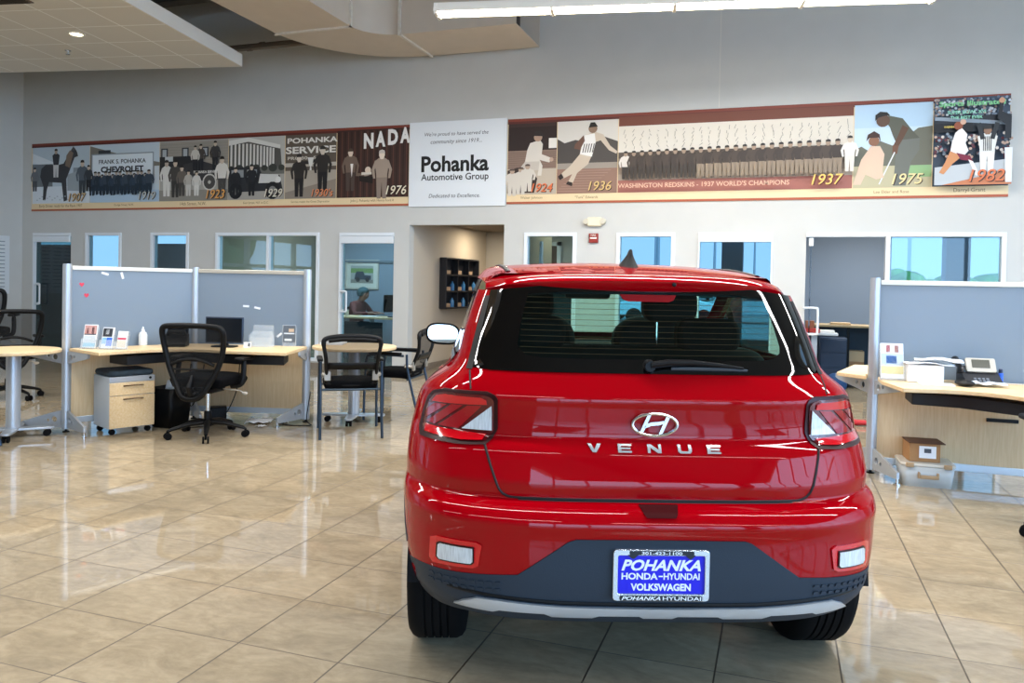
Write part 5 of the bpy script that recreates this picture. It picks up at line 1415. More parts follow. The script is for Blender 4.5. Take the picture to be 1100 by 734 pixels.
MB().box((0, 0, .24), (.46, .03, .30)).build('case', M_black, om, bevel=.006); MB().box((0, 0, .06), (.05, .04, .12)).prism(rrect(.24, .18, .05, 5), 0, .012).build('stand', M_black, om)
fp = thing('framed_picture', 'framed picture of an old car on the blue office wall', 'picture', (-7.76, 13.6, 1.485))
b = MB()
for lo, hi in (((-.37, -.03, -.29), (-.33, 0, .29)), ((.33, -.03, -.29), (.37, 0, .29)), ((-.33, -.03, .25), (.33, 0, .29)), ((-.33, -.03, -.29), (.33, 0, -.25))): b.span(lo, hi)
b.build('frame', mat('frame_pale', '#c9c2b4', .4), fp, bevel=.004)
MB().span((-.33, -.012, -.25), (.33, -.002, .25)).build('mount', mat('mount_ivory', '#d8d4c8', .7), fp, smooth=False)
b = MB()
def quadp(b, x0, x1, z0, z1, mi, y): b.add([(x0, y, z0), (x1, y, z0), (x1, y, z1), (x0, y, z1)], [(0, 1, 2, 3)], mi)
quadp(b, -.25, .25, -.17, .17, 0, -.0135); quadp(b, -.25, .25, .03, .12, 1, -.0140); quadp(b, -.25, .25, -.17, -.10, 2, -.0140)
b.add([(x, -.0145, z) for x, z in ((-.17, -.10), (.2, -.10), (.2, -.02), (.06, -.01), (.03, .06), (-.12, .06), (-.15, -.01))], [tuple(range(7))], 3)
for x in (-.09, .12): b.add([(px, -.0150, pz) for px, pz in ellipse(x, -.10, .045, .045, 18)], [tuple(range(18))], 4)
b.build('print', [mat('print_grey', '#a8aca8', .5), mat('print_green', '#7a9a5c', .5), mat('print_stone', '#8e8a80', .5), mat('print_navy', '#3a4654', .5), mat('print_black', '#22262a', .5)], fp, smooth=False)
wr = struct('trim_4', MB().span((-8.69, 13.56, 1.72), (-5.25, 13.598, 1.76)), mat('picture_rail', '#6f7a84', .6), smooth=False)

# corner office on the right, seen past the open glass leaf
ds = thing('office_desk', 'dark desk with a tan top in the right-hand office beside the car', 'desk', (1.05, 12.1, 0))
MB().box((0, 0, .86), (1.35, .55, .03)).build('top', mat('desk_tan', '#b49a72', .5), ds, bevel=.004)
MB().box((0, .262, .45), (1.3, .02, .8)).build('back_panel', mat('desk_navy', '#24384a', .6), ds)
for x in (-.12, .62): MB().box((x, -.2, .43), (.035, .035, .84)).build('leg', M_black, ds)
for k, (x, y, z, w, d_, h, c, nm, lab, cat_) in enumerate((
    (.40, 11.25, .79, .24, .2, .055, '#c0392f', 'binder', 'red binder lying on the white post stand past the glass door leaf', 'binder'),
    (.62, 11.3, .79, .18, .2, .035, '#e4e2da', 'paper_stack', 'white papers beside the red binder in the right-hand office', 'paper'),
    (1.02, 12.155, .215, .27, .25, .14, '#9c7a58', 'carton', 'lower of two brown cartons stacked under the right-hand office desk', 'box'),
    (1.02, 12.155, .356, .27, .25, .15, '#b8a384', 'carton', 'upper of two tan cartons stacked under the right-hand office desk', 'box'),
    (.83, 12.0, .876, .26, .2, .03, '#c7a87e', 'folder', 'tan folder on the right-hand office desk', 'folder'),
    (.40, 11.28, .846, .11, .12, .10, '#9a6040', 'small_box', 'brown small box on the red binder behind the glass door', 'box'))):
    o = tag(MB().box((0, 0, h / 2), (w, d_, h)).build(nm, mat(nm + c.strip('#'), c, .7), bevel=.003), lab, cat_); o.location = (x, y, z)
o = tag(MB().box((0, 0, .107), (.5, .35, .215)).build('crate', mat('crate_black', '#1b2026', .6), bevel=.01), 'black crate under the two cartons in the right-hand office', 'crate'); o.location = (1.02, 12.155, 0)
st = thing('post_stand', 'white square post stand holding the red binder in the right-hand office', 'stand', (.46, 11.27, 0))
MB().box((0, 0, .38), (.075, .075, .75)).build('post', mat('stand_white', '#c9cdd0', .5), st, bevel=.004)
MB().box((.04, 0, .775), (.5, .26, .03)).build('shelf', MATS['stand_white'], st, bevel=.004); MB().box((0, 0, .008), (.3, .3, .016)).build('base', MATS['stand_white'], st, bevel=.004)
tw = thing('filing_cabinet', 'dark navy filing cabinet behind the white post stand', 'cabinet', (.72, 11.75, 0))
MB().box((0, 0, .36), (.34, .42, .70)).build('body', mat('cabinet_navy', '#1c3048', .45), tw, bevel=.006)
for z in (.18, .40, .60): MB().box((0, -.214, z), (.31, .012, .18)).build('drawer', MATS['cabinet_navy'], tw, bevel=.004)
bg_ = thing('backpack', 'blue backpack on the floor in the right-hand office', 'bag', (.72, 10.95, 0))
MB().ball((0, 0, .145), (.14, .11, .145), 18, 12).build('body', mat('bag_blue', '#1d4674', .8, bump=.4, bscale=120), bg_); MB().ball((0, -.08, .10), (.09, .05, .08), 14, 10).build('pocket', MATS['bag_blue'], bg_)
um = thing('folded_umbrella', 'folded red umbrella lying on the floor beside the right partition post', 'umbrella', (.84, 8.6, .035), R(8))
MB().tube([(-.22, 0, 0), (-.1, 0, .0), (.08, 0, 0), (.13, 0, 0)], [.008, .03, .022, .012], 10).build('canopy', mat('umbrella_red', '#b01e26', .6), um); MB().tube([(.13, 0, 0), (.22, 0, 0)], .012, 10).build('handle', M_black, um)
# room E: a white strip (door edge) and a dark box on the counter
o = tag(MB().box((0, 0, 1.0), (.03, .09, 2.0)).build('door_edge', M_white), 'white door edge standing in the tan office behind the small window', 'door'); o.location = (-3.36, 11.15, 0)
ctn = thing('counter', 'dark blue counter under the small window of the tan office', 'counter', (-3.0, 11.9, 0))
MB().box((0, 0, .75), (.8, .5, 1.5)).build('body', M_navy, ctn, bevel=.01)
sp_ = tag(MB().box((0, 0, .2), (.2, .2, .4)).build('speaker_box', M_black, bevel=.01), 'black upright box standing on the dark blue counter', 'box'); sp_.location = (-2.88, 11.9, 1.505)
# ================================================================== WALL BANNERS
class Print:
    """flat picture made of layered flat shapes; u, v in 0..1 over the panel"""
    def __init__(s, x0, x1, z0, z1, y):
        s.x0, s.x1, s.z0, s.z1, s.y = x0, x1, z0, z1, y; s.b = MB(); s.m = []; s.k = 0
        s.W, s.H = x1 - x0, z1 - z0
    def mi(s, c):
        m = mat('ink_' + c.strip('#'), c, .42, spec=.3)
        if m not in s.m: s.m.append(m)
        return s.m.index(m)
    def P(s, u, v): return (s.x0 + u * s.W, s.y - .0004 * s.k, s.z0 + v * s.H)
    def poly(s, pts, c):
        s.k += 1; s.b.add([s.P(u, v) for u, v in pts], [tuple(range(len(pts)))], s.mi(c)); return s
    def rect(s, u0, u1, v0, v1, c): return s.poly([(u0, v0), (u1, v0), (u1, v1), (u0, v1)], c)
    def oval(s, u, v, r, c, asp=1.0, n=14):
        return s.poly([(u + r * math.cos(2 * PI * i / n) * s.H / s.W, v + r * asp * math.sin(2 * PI * i / n)) for i in range(n)], c)
    def line(s, a, b_, w, c):
        ax, ay = a[0] * s.W / s.H, a[1]; bx, by = b_[0] * s.W / s.H, b_[1]
        l = math.hypot(bx - ax, by - ay) or 1; nx, ny = -(by - ay) / l * w / 2, (bx - ax) / l * w / 2
        q = s.H / s.W
        return s.poly([((ax + nx) * q, ay + ny), ((bx + nx) * q, by + ny), ((bx - nx) * q, by - ny), ((ax - nx) * q, ay - ny)], c)
    def text(s, t, u, v, w=None, h=None, c='#202020', **k):
        s.k += 1
        vs, fs = fit_text(t, w * s.W if w else None, h * s.H if h else None, **k)
        s.b.add([(s.x0 + u * s.W + p.x, s.y - .0004 * s.k, s.z0 + v * s.H + p.y) for p in vs], fs, s.mi(c)); return s
    def man(s, u, v, h, coat='#2e2c2a', legs='#26282c', skin='#c9b8a4', arms=True, hat=None, lean=0, wide=1.0):
        q = s.H / s.W * h * wide
        X = lambda a, b_: (u + (a + lean * b_) * q, v + b_ * h)
        s.poly([X(-.11, 0), X(-.13, .48), X(.13, .48), X(.11, 0), X(.02, 0), X(0, .36), X(-.02, 0)], legs)
        s.poly([X(-.12, .44), X(-.17, .78), X(-.06, .85), X(.06, .85), X(.17, .78), X(.12, .44)], coat)
        if arms:
            s.poly([X(-.16, .80), X(-.24, .6), X(-.2, .42), X(-.15, .42), X(-.17, .6), X(-.10, .74)], coat)
            s.poly([X(.16, .80), X(.24, .6), X(.2, .42), X(.15, .42), X(.17, .6), X(.10, .74)], coat)
        s.poly([X(-.035 + .0, .82), X(.035, .82), X(.07, .9), X(.06, .98), X(0, 1.0), X(-.06, .98), X(-.07, .9)], skin)
        s.poly([X(-.075, .94), X(.075, .94), X(.06, 1.0), X(0, 1.02), X(-.06, 1.0)], hat or '#2a2624')
        return s
    def done(s, name, parent): return s.b.build(name, s.m, parent, smooth=False, recalc=False)

YB_ = YW - .016
def banner(label, x0, x1, z0=2.47, z1=3.645, top='#7e3a2c'):
    t = thing('wall_banner', label, 'banner', ((x0 + x1) / 2, YW, z0))
    MB().span((x0, YW - .014, z0), (x1, YW - .001, z1)).build('backing', mat('banner_cream', '#e4cda4', .5, spec=.3), t, smooth=False)
    p = Print(x0, x1, z0, z1, YW - .0145)
    p.rect(0, 1, .965, 1, top); p.rect(0, 1, .94, .968, '#5a2a24'); p.rect(0, 1, 0, .025, '#a8573c')
    p.done('border_strip', t)
    return t
def fix(t):
    """children were built in world coordinates; move them under the thing's base"""
    for c in t.children: c.data.transform(Matrix.Translation(-Vector(t.location)))
ZP0, ZP1 = 2.60, 3.575
def year(p, t, c, u=.8, v=.10, w=.3):
    p.text(t, u + .012, v - .008, w=w, c='#3a2a22', shear=.25, bold=.012); p.text(t, u, v, w=w, c=c, shear=.25, bold=.006)
def caption(t, x0, x1, txt, f=.4):
    c = Print(x0, x1, 2.5, 2.6, YW - .0145); c.text(txt, .5, .5, w=f, c='#7a6248'); c.done('caption', t)

L_ = banner('long left wall banner of six black and white history photographs', -12.46, -5.13)
# 1907: horse and rider
p = Print(-12.44, -11.14, ZP0, ZP1, YB_)
p.rect(0, 1, 0, 1, '#b9c7d0'); p.poly([(0, .9), (.4, .72), (.4, .66), (0, .72)], '#d8dfe4'); p.rect(0, .36, .3, .70, '#6f777c'); p.rect(0, 1, 0, .30, '#d5dde4'); p.rect(.72, 1, .3, .62, '#8a949a')
p.poly([(.62, .5), (.78, .56), (.86, .50), (.98, .46), (.98, .2), (.62, .22)], '#9aa4aa')
p.poly([(.16, .62), (.24, .69), (.46, .68), (.55, .70), (.68, .93), (.74, .97), (.78, .90), (.80, .82), (.74, .80), (.66, .58), (.60, .42), (.62, .05), (.56, .03), (.52, .36), (.30, .38), (.26, .24), (.24, .06), (.19, .06), (.20, .3), (.14, .48)], '#3b3c40')
p.poly([(.66, .90), (.72, 1.0), (.75, .93)], '#4a4a4c'); p.poly([(.60, .84), (.66, .93), (.72, .88), (.66, .62), (.58, .66)], '#7a6a5c')
p.man(.42, .46, .50, '#33343a', '#c9c9c8', '#a89c90', arms=False); p.man(.88, .12, .62, '#56606a', '#3b4248'); p.man(.05, .22, .42, '#6a6e74', '#4a4e54'); p.man(.99, .2, .45, '#3a3e44')
for i in range(14): p.oval(.1 + .045 * i, .06 + .03 * (i % 3), .02, '#a8b2ba', .5)
year(p, '1907', '#d9b98a'); p.done('photo_print', L_); caption(L_, -12.44, -11.14, 'Early Driver ready for the Race 1907', .75)
# 1919: the garage sign and a row of men
p = Print(-11.13, -9.66, ZP0, ZP1, YB_)
p.rect(0, 1, 0, 1, '#c4d2dc'); p.poly([(0, .98), (.5, .80), (1, .66), (1, .4), (0, .4)], '#7a766c'); p.rect(.12, .30, .78, .90, '#33373c')
p.rect(.02, .92, .34, .84, '#8f9aa2'); p.rect(.035, .905, .36, .82, '#dfe8ee'); p.rect(0, 1, 0, .20, '#aec6da'); p.rect(.93, 1, .3, .6, '#c9d2d8')
p.text('FRANK S. POHANKA', .47, .70, w=.68, h=.075, c='#3c4046', bold=.02); p.text('CHEVROLET', .47, .565, w=.62, h=.105, c='#22262c', bold=.045)
p.rect(0, .9, .2, .30, '#39506a')
for i in range(17): p.man(.03 + .053 * i, .12 + .012 * ((i * 7) % 3), .36 + .02 * ((i * 5) % 3), ['#2f3e50', '#3a4654', '#26323e'][i % 3], '#22303e', '#b8ada2', arms=i % 2 == 0, wide=1.25)
year(p, '1919', '#c8ccc8', .85, .10, .24); p.done('photo_print', L_); caption(L_, -11.13, -9.66, 'Dodge Street, N.W.', .28)
# 1923: group at a service truck
p = Print(-9.65, -8.30, ZP0, ZP1, YB_)
p.rect(0, 1, 0, 1, '#a9a69e'); p.rect(0, 1, .6, .98, '#9c968c')
for i in range(8): p.rect(0, 1, .62 + .045 * i, .625 + .045 * i, '#8a847a')
for u in (.02, .33, .62): p.rect(u, u + .1, .72, .88, '#3d4046'); p.rect(u + .02, u + .08, .74, .86, '#aeb4b8')
p.rect(0, .55, .36, .74, '#2c2c2e'); p.rect(.08, .2, .66, .74, '#c4c8c8'); p.poly([(.35, .6), (.6, .66), (.98, .52), (.98, .34), (.35, .32)], '#39383a'); p.rect(0, 1, 0, .18, '#8b877e')
p.text('POHANKA SERVICE', .68, .47, w=.34, h=.045, c='#e8e6e0', bold=.02)
p.oval(.74, .30, .14, '#c8c6c0'); p.oval(.74, .30, .115, '#4a4846'); p.oval(.74, .3, .03, '#b9b6ae')
p.man(.11, .08, .60, '#d8d6d0', '#d8d6d0', '#b8a898'); p.man(.24, .06, .62, '#4a4642', '#3c3a38'); p.man(.34, .08, .5, '#6a625a', '#4a4642'); p.man(.44, .08, .42, '#b4b0a8', '#c8c6c0'); p.man(.56, .08, .40, '#d0cec8', '#d8d6d0'); p.man(.62, .5, .42, '#4a4440'); p.man(.54, .5, .40, '#c9c6be'); p.man(.83, .5, .46, '#3c3a3a'); p.man(.93, .08, .62, '#d8d4cc', '#4a4846')
year(p, '1923', '#e2a45c', .84, .10, .27); p.done('photo_print', L_); caption(L_, -9.65, -8.30, '14th Street, N.W.', .38)
# 1929: columned hall and an old car
p = Print(-8.29, -7.25, ZP0, ZP1, YB_)
p.rect(0, 1, 0, 1, '#b8b6b0'); p.poly([(.0, .9), (.35, 1.0), (.92, .84), (.95, .52), (0, .52)], '#55534f'); p.poly([(.0, .96), (.35, 1.0), (.92, .86), (.92, .80), (.35, .93), (0, .88)], '#d8d6d0')
for i in range(13):
    u = .03 + .075 * i - .001 * i * i; tpv = .90 if u < .35 else .90 - (u - .35) * .2
    p.rect(u, u + .034, .52, tpv, '#d2d0ca')
p.rect(0, 1, .40, .52, '#6a6a64')
for i in range(7): p.oval(.05 + .15 * i, .50, .06 + .02 * (i % 2), '#3a3c38', .8)
p.rect(0, 1, 0, .40, '#a29e96'); p.poly([(0, .12), (0, .46), (.05, .52), (.55, .52), (.60, .42), (.92, .38), (.98, .14)], '#2a2c30'); p.rect(.06, .28, .36, .48, '#8e9294'); p.rect(.34, .52, .36, .48, '#8e9294'); p.poly([(.55, .26), (.90, .26), (.90, .39), (.58, .41)], '#c8c8c4')
p.oval(.14, .14, .13, '#1c1e20'); p.oval(.14, .14, .06, '#7a7a78'); p.oval(.80, .14, .14, '#1c1e20'); p.oval(.80, .14, .07, '#7a7a78'); p.oval(.90, .31, .05, '#d8d8d4')
p.man(.14, .06, .46, '#24262a', '#1e2024'); p.man(.43, .06, .50, '#24262a', '#1e2024')
year(p, '1929', '#d8d4c4', .82, .10, .32); p.done('photo_print', L_); caption(L_, -8.29, -7.25, 'East Street, N.E. at D.C.', .45)
# 1930's: two men with a cup
p = Print(-7.24, -6.34, ZP0, ZP1, YB_)
p.rect(0, 1, 0, 1, '#b3a898'); p.rect(0, 1, .44, 1, '#5c5248'); p.rect(0, 1, .50, .56, '#b8b0a4'); p.rect(0, 1, 0, .44, '#a89e90'); p.poly([(0, .1), (1, .3), (1, .0), (0, 0)], '#8a8074')
p.text('POHANKA', .53, .91, w=.98, h=.085, c='#e0dcd4', bold=.03); p.text('SERVICE', .5, .76, w=.98, h=.11, c='#e0dcd4', bold=.03); p.text('PRC 30   5-130', .45, .635, w=.8, h=.05, c='#cfc8bc', bold=.02)
p.man(.28, .03, .66, '#2e2a28', '#201e20', '#d0c4b4'); p.man(.74, .10, .70, '#2e2a28', '#201e20', '#d0c4b4'); p.line((.34, .56), (.47, .56), .05, '#2e2a28'); p.line((.68, .6), (.54, .58), .05, '#2e2a28')
p.poly([(.45, .64), (.57, .64), (.54, .52), (.52, .50), (.53, .44), (.49, .44), (.50, .50), (.48, .52)], '#d8d6d0')
year(p, "1930's", '#e08a5c', .74, .09, .42); p.done('photo_print', L_); caption(L_, -7.24, -6.34, 'Service meets the Great Depression', .75)
# 1976: curtain, two men
p = Print(-6.33, -5.135, ZP0, ZP1 + .03, YB_)
p.rect(0, 1, 0, 1, '#3c2620')
for i in range(22): p.rect(.02 + .045 * i, .035 + .045 * i, 0, .98, '#57362c' if i % 2 else '#2c1a16')
for k_, (ch, u) in enumerate(zip('NADA', (.45, .615, .785, .95))): p.text(ch, u, .83 + .02 * k_, w=.135, h=.23, c='#e8e6e2', bold=.05); p.text(ch, u, .83 + .02 * k_, w=.115, h=.20, c='#6a4a42', bold=-.005) if False else None
p.man(.20, .10, .62, '#6e5c50', '#4a3c36', '#dcc8b4', hat='#4a3a30'); p.poly([(.20, .50), (.24, .50), (.22, .30)], '#e8e2da'); p.man(.64, -.02, .70, '#a08f80', '#8a7a6e', '#e4d4c2', hat='#c8beb4'); p.line((.50, .36), (.36, .32), .05, '#a08f80'); p.line((.28, .34), (.40, .33), .045, '#6e5c50')
p.poly([(.33, .24), (.52, .20), (.52, .30), (.33, .32)], '#1c1412'); p.oval(.45, .40, .05, '#d8c4b0'); p.poly([(.36, .33), (.5, .34), (.5, .37), (.36, .37)], '#d4cabc')
year(p, '1976', '#e4dcc4', .84, .10, .28); p.done('photo_print', L_); caption(L_, -6.33, -5.135, 'John J. Pohanka with Henry Ford II', .6)
fix(L_)

# ---- white sign in the middle
S_ = thing('wall_sign', 'white square company sign in the middle between the two photo banners', 'sign', (-4.376, YW, 2.45))
MB().span((-5.12, YW - .03, 2.45), (-3.635, YW - .001, 3.665)).build('board', mat('sign_white', '#dfe4e8', .35), S_, smooth=False)
p = Print(-5.12, -3.635, 2.45, 3.665, YW - .0305)
p.text("We're proud to have served the", .49, .845, w=.66, c='#3a3e44', shear=.22); p.text('community since 1919...', .49, .755, w=.53, c='#3a3e44', shear=.22)
p.text('Pohanka', .48, .50, w=.70, c='#0c0d0f', bold=.03); p.text('Automotive Group', .48, .335, w=.70, c='#15171a', bold=.012); p.text('Dedicated to Excellence.', .48, .125, w=.53, c='#3a3e44', shear=.22)
p.done('lettering', S_); fix(S_)

# ---- right banner
R_ = banner('long right wall banner of sepia and colour sports photographs', -3.62, 2.444)
p = Print(-3.61, -2.91, ZP0, ZP1, YB_)
p.rect(0, 1, 0, 1, '#3c2a26'); p.rect(0, 1, .60, .95, '#2c1e1c'); p.rect(0, 1, .34, .62, '#8a7264')
for i in range(9): p.rect(0, 1, .36 + .028 * i, .366 + .028 * i, '#6a544a')
p.rect(0, 1, 0, .36, '#bcae9c'); p.rect(.84, 1, .64, .78, '#e6e0d6')
p.poly([(.46, .72), (.40, .62), (.36, .46), (.24, .36), (.30, .26), (.46, .33), (.64, .34), (.62, .26), (.70, .26), (.72, .40), (.66, .48), (.86, .44), (.90, .50), (.70, .56), (.72, .70), (.66, .76)], '#d6cec2'); p.poly([(.36, .46), (.24, .36), (.30, .26), (.46, .33), (.64, .34), (.66, .46)], '#c4baae')
p.oval(.62, .80, .062, '#a88c78'); p.poly([(.52, .82), (.54, .88), (.66, .89), (.74, .83), (.74, .81)], '#2c2422'); p.oval(.90, .48, .03, '#b89c88')
p.poly([(0, .02), (0, .34), (.2, .38), (.5, .34), (.62, .22), (.56, .02)], '#3a2c28')
for u, v in ((.10, .20), (.28, .22), (.42, .26)): p.man(u, v - .22, .38, '#d0c8bc', '#d0c8bc', '#b49c88', hat='#5a4a42', wide=1.4)
year(p, '1924', '#e0764a', .72, .09, .44); p.done('photo_print', R_); caption(R_, -3.61, -2.91, 'Walter Johnson', .45)
p = Print(-2.90, -2.07, ZP0, ZP1, YB_)
p.rect(0, 1, 0, 1, '#d6d0c6'); p.poly([(0, .76), (.12, .70), (.3, .74), (.5, .70), (.75, .78), (1, .70), (1, .34), (0, .34)], '#4a4440'); p.rect(0, 1, .34, .42, '#9a9084'); p.rect(0, 1, 0, .34, '#8f6f60')
for i in range(9): p.rect(.04 * i, .5 + .05 * i, .03 + .035 * i, .036 + .035 * i, '#a98a78')
p.poly([(.46, .80), (.40, .64), (.38, .54), (.22, .38), (.02, .24), (.06, .19), (.26, .27), (.18, .14), (.26, .12), (.34, .28), (.52, .40), (.58, .52), (.64, .70), (.72, .72), (.86, .58), (.98, .53), (1, .56), (.88, .64), (.76, .80), (.62, .84)], '#c8b8a4')
p.poly([(.46, .80), (.40, .60), (.38, .54), (.58, .50), (.64, .70), (.62, .82)], '#ece8e2')
for i in range(5): p.poly([(.42 + .04 * i, .56), (.435 + .04 * i, .56), (.465 + .04 * i, .68), (.45 + .04 * i, .68)], '#2a2624')
p.poly([(.38, .60), (.46, .72), (.44, .80), (.30, .68), (.28, .62)], '#6a4a3c'); p.oval(.59, .885, .062, '#8c705c'); p.poly([(.52, .90), (.55, .97), (.62, .97), (.67, .91)], '#1c1614')
p.poly([(.02, .24), (.06, .19), (.12, .22), (.08, .28)], '#2c2220'); p.poly([(.16, .13), (.26, .10), (.27, .15), (.19, .17)], '#2c2220')
year(p, '1936', '#d8b878', .72, .10, .38); p.done('photo_print', R_); caption(R_, -2.90, -2.07, '"Turk" Edwards', .38)
p = Print(-2.06, .80, ZP0, 3.60, YB_)
p.rect(0, 1, 0, 1, '#ded6c8'); p.rect(0, 1, .875, 1, '#713c2c'); p.rect(0, 1, .16, .52, '#8e7f70'); p.rect(0, 1, .45, .53, '#5e5248'); p.rect(0, 1, .16, .24, '#a39484'); p.rect(0, 1, 0, .16, '#a0655a')
rn = random.Random(5)
for i in range(26):
    u = .03 + .038 * i
    for k_ in range(5): p.line((u + rn.uniform(-.008, .008), .56 + .05 * k_ + rn.uniform(0, .03)), (u + rn.uniform(-.006, .010), .60 + .05 * k_ + rn.uniform(0, .03)), .006, '#8a8478')
for i in range(25): p.man(.038 + .0375 * i, .17 + .012 * (i / 25), .36 + .04 * (i / 25), ['#3a302a', '#463a32'][i % 2] if i else '#d8d0c6', '#3a322c' if i < 9 else '#8a7a68', '#a08a76', wide=1.05)
p.man(.985, .19, .42, '#e0dad0', '#d8d0c6')
for i in range(24): p.rect(.045 + .0375 * i, .060 + .0375 * i, .155, .172, '#55483e')
p.text('WASHINGTON REDSKINS - 1937 WORLD\'S CHAMPIONS', .38, .075, w=.74, h=.062, c='#dcb49a', bold=.012)
p.text('1937', .905, .092, w=.125, c='#5a2a20', shear=.25, bold=.01); p.text('1937', .90, .10, w=.125, c='#e8c068', shear=.25, bold=.004); p.done('photo_print', R_)
p = Print(.81, 1.655, ZP0, ZP1 + .02, YB_)
p.rect(0, 1, 0, 1, '#b4cfe4'); p.rect(0, 1, .45, .72, '#c6dae8'); p.poly([(0, .46), (.1, .50), (.2, .44), (.34, .56), (.5, .50), (.7, .62), (.82, .70), (1, .72), (1, .24), (0, .24)], '#6a6a5c'); p.rect(0, 1, 0, .26, '#b8b090'); p.rect(.7, 1, .12, .26, '#8cb07c')
p.poly([(.36, .84), (.44, .86), (.62, .82), (.74, .68), (.84, .58), (.84, .44), (.74, .30), (.68, .02), (.52, .02), (.54, .30), (.56, .50), (.50, .62), (.46, .72)], '#58594c'); p.poly([(.56, .56), (.84, .58), (.84, .44), (.74, .30), (.68, .02), (.52, .02), (.54, .30)], '#6c6e66')
p.poly([(.62, .74), (.70, .70), (.62, .56), (.56, .46), (.50, .48), (.56, .60)], '#5e4230'); p.poly([(.50, .50), (.58, .50), (.56, .40), (.50, .40)], '#6e4c38'); p.line((.53, .42), (.34, .04), .014, '#d8dcdc')
p.oval(.37, .80, .075, '#5c4232'); p.poly([(.27, .80), (.27, .87), (.33, .91), (.42, .90), (.46, .86), (.40, .86), (.31, .84)], '#1a1614')
p.poly([(.22, .50), (.34, .50), (.40, .40), (.38, .20), (.40, .12), (.30, .10), (.16, .16), (.10, .04), (.0, .04), (.06, .22), (.10, .34)], '#d8bca4'); p.oval(.26, .56, .06, '#8a6048'); p.poly([(.16, .56), (.18, .64), (.26, .68), (.33, .64), (.35, .54), (.32, .60), (.20, .60)], '#3c2218')
year(p, '1975', '#e4d49c', .70, .10, .40); p.done('photo_print', R_); caption(R_, .81, 1.655, 'Lee Elder and Rose', .45)
p = Print(1.665, 2.44, ZP0, ZP1 + .05, YB_)
p.rect(0, 1, 0, 1, '#3c4a5a'); rn = random.Random(9)
for i in range(170): p.oval(rn.random(), .78 + .2 * rn.random(), .014, ['#8a98a8', '#c4ccd4', '#5a6a7c', '#a08c84'][i % 4])
p.rect(0, 1, .60, .78, '#20262e'); p.poly([(0, .78), (1, .70), (1, .66), (0, .74)], '#8a98a6'); p.rect(0, .5, .60, .70, '#101216')
for i in range(150): p.oval(rn.random(), .30 + .28 * rn.random(), .016, ['#b89c8c', '#5c2c34', '#d0c8c0', '#2c323c', '#7c8894'][i % 5])
p.poly([(0, .06), (0, .20), (1, .28), (1, .0), (0, 0)], '#b6bcc0'); p.poly([(.1, .0), (1, .16), (1, 0)], '#c07a54')
p.text('Sports Illustrated', .47, .90, w=.86, h=.075, c='#7cc48a', bold=.03); p.text('SUPER BOWL XVI', .40, .81, w=.5, h=.04, c='#8cd0b4', bold=.02); p.text('THE BEST EVER', .40, .75, w=.42, h=.035, c='#8cd0b4', bold=.02); p.text('WASHINGTON', .22, .65, w=.22, h=.025, c='#d8c060', bold=.02)
p.poly([(.26, .58), (.34, .64), (.42, .56), (.40, .46), (.44, .38), (.36, .30), (.20, .36), (.22, .48)], '#e6e4e2'); p.poly([(.20, .38), (.36, .32), (.24, .24), (.12, .12), (.06, .14), (.14, .26)], '#c88a5c'); p.poly([(.28, .36), (.46, .32), (.50, .26), (.34, .28)], '#7a2038'); p.poly([(.44, .28), (.50, .26), (.60, .10), (.54, .10)], '#e6e4e2'); p.oval(.30, .66, .045, '#8a4a30'); p.oval(.36, .70, .03, '#d0a890')
p.man(.68, .14, .50, '#dcdcd8', '#e4e2de', '#8c6a54', arms=False, wide=1.15); p.line((.62, .50), (.56, .68), .045, '#22262a'); p.line((.74, .50), (.80, .68), .045, '#22262a')
for i in range(5): p.rect(.625 + .024 * i, .635 + .024 * i, .37, .53, '#22262a')
p.poly([(.82, .90), (.88, .92), (.86, .80), (.98, .74), (.98, .50), (.90, .50), (.90, .66), (.80, .72)], '#1c2026'); p.poly([(.92, .02), (1, .02), (1, .40), (.90, .40)], '#dfe2e6'); p.oval(.85, .92, .03, '#c89878')
year(p, '1982', '#d8774c', .68, .10, .46); p.done('photo_print', R_); caption(R_, 1.665, 2.44, 'Darryl Grant', .42)
fix(R_)
# ================================================================== OUTSIDE
def solid_thing(name, label, cat, b, m, loc, group=None, **k):
    o = b.build(name, m, **k); o.location = loc
    return tag(o, label, cat, group)
struct('ground_outside', MB().span((-60, 14.2, -.3), (60, 120, -.2)), mat('asphalt', '#8f9295', .9, noise=.1, nscale=2), smooth=False)

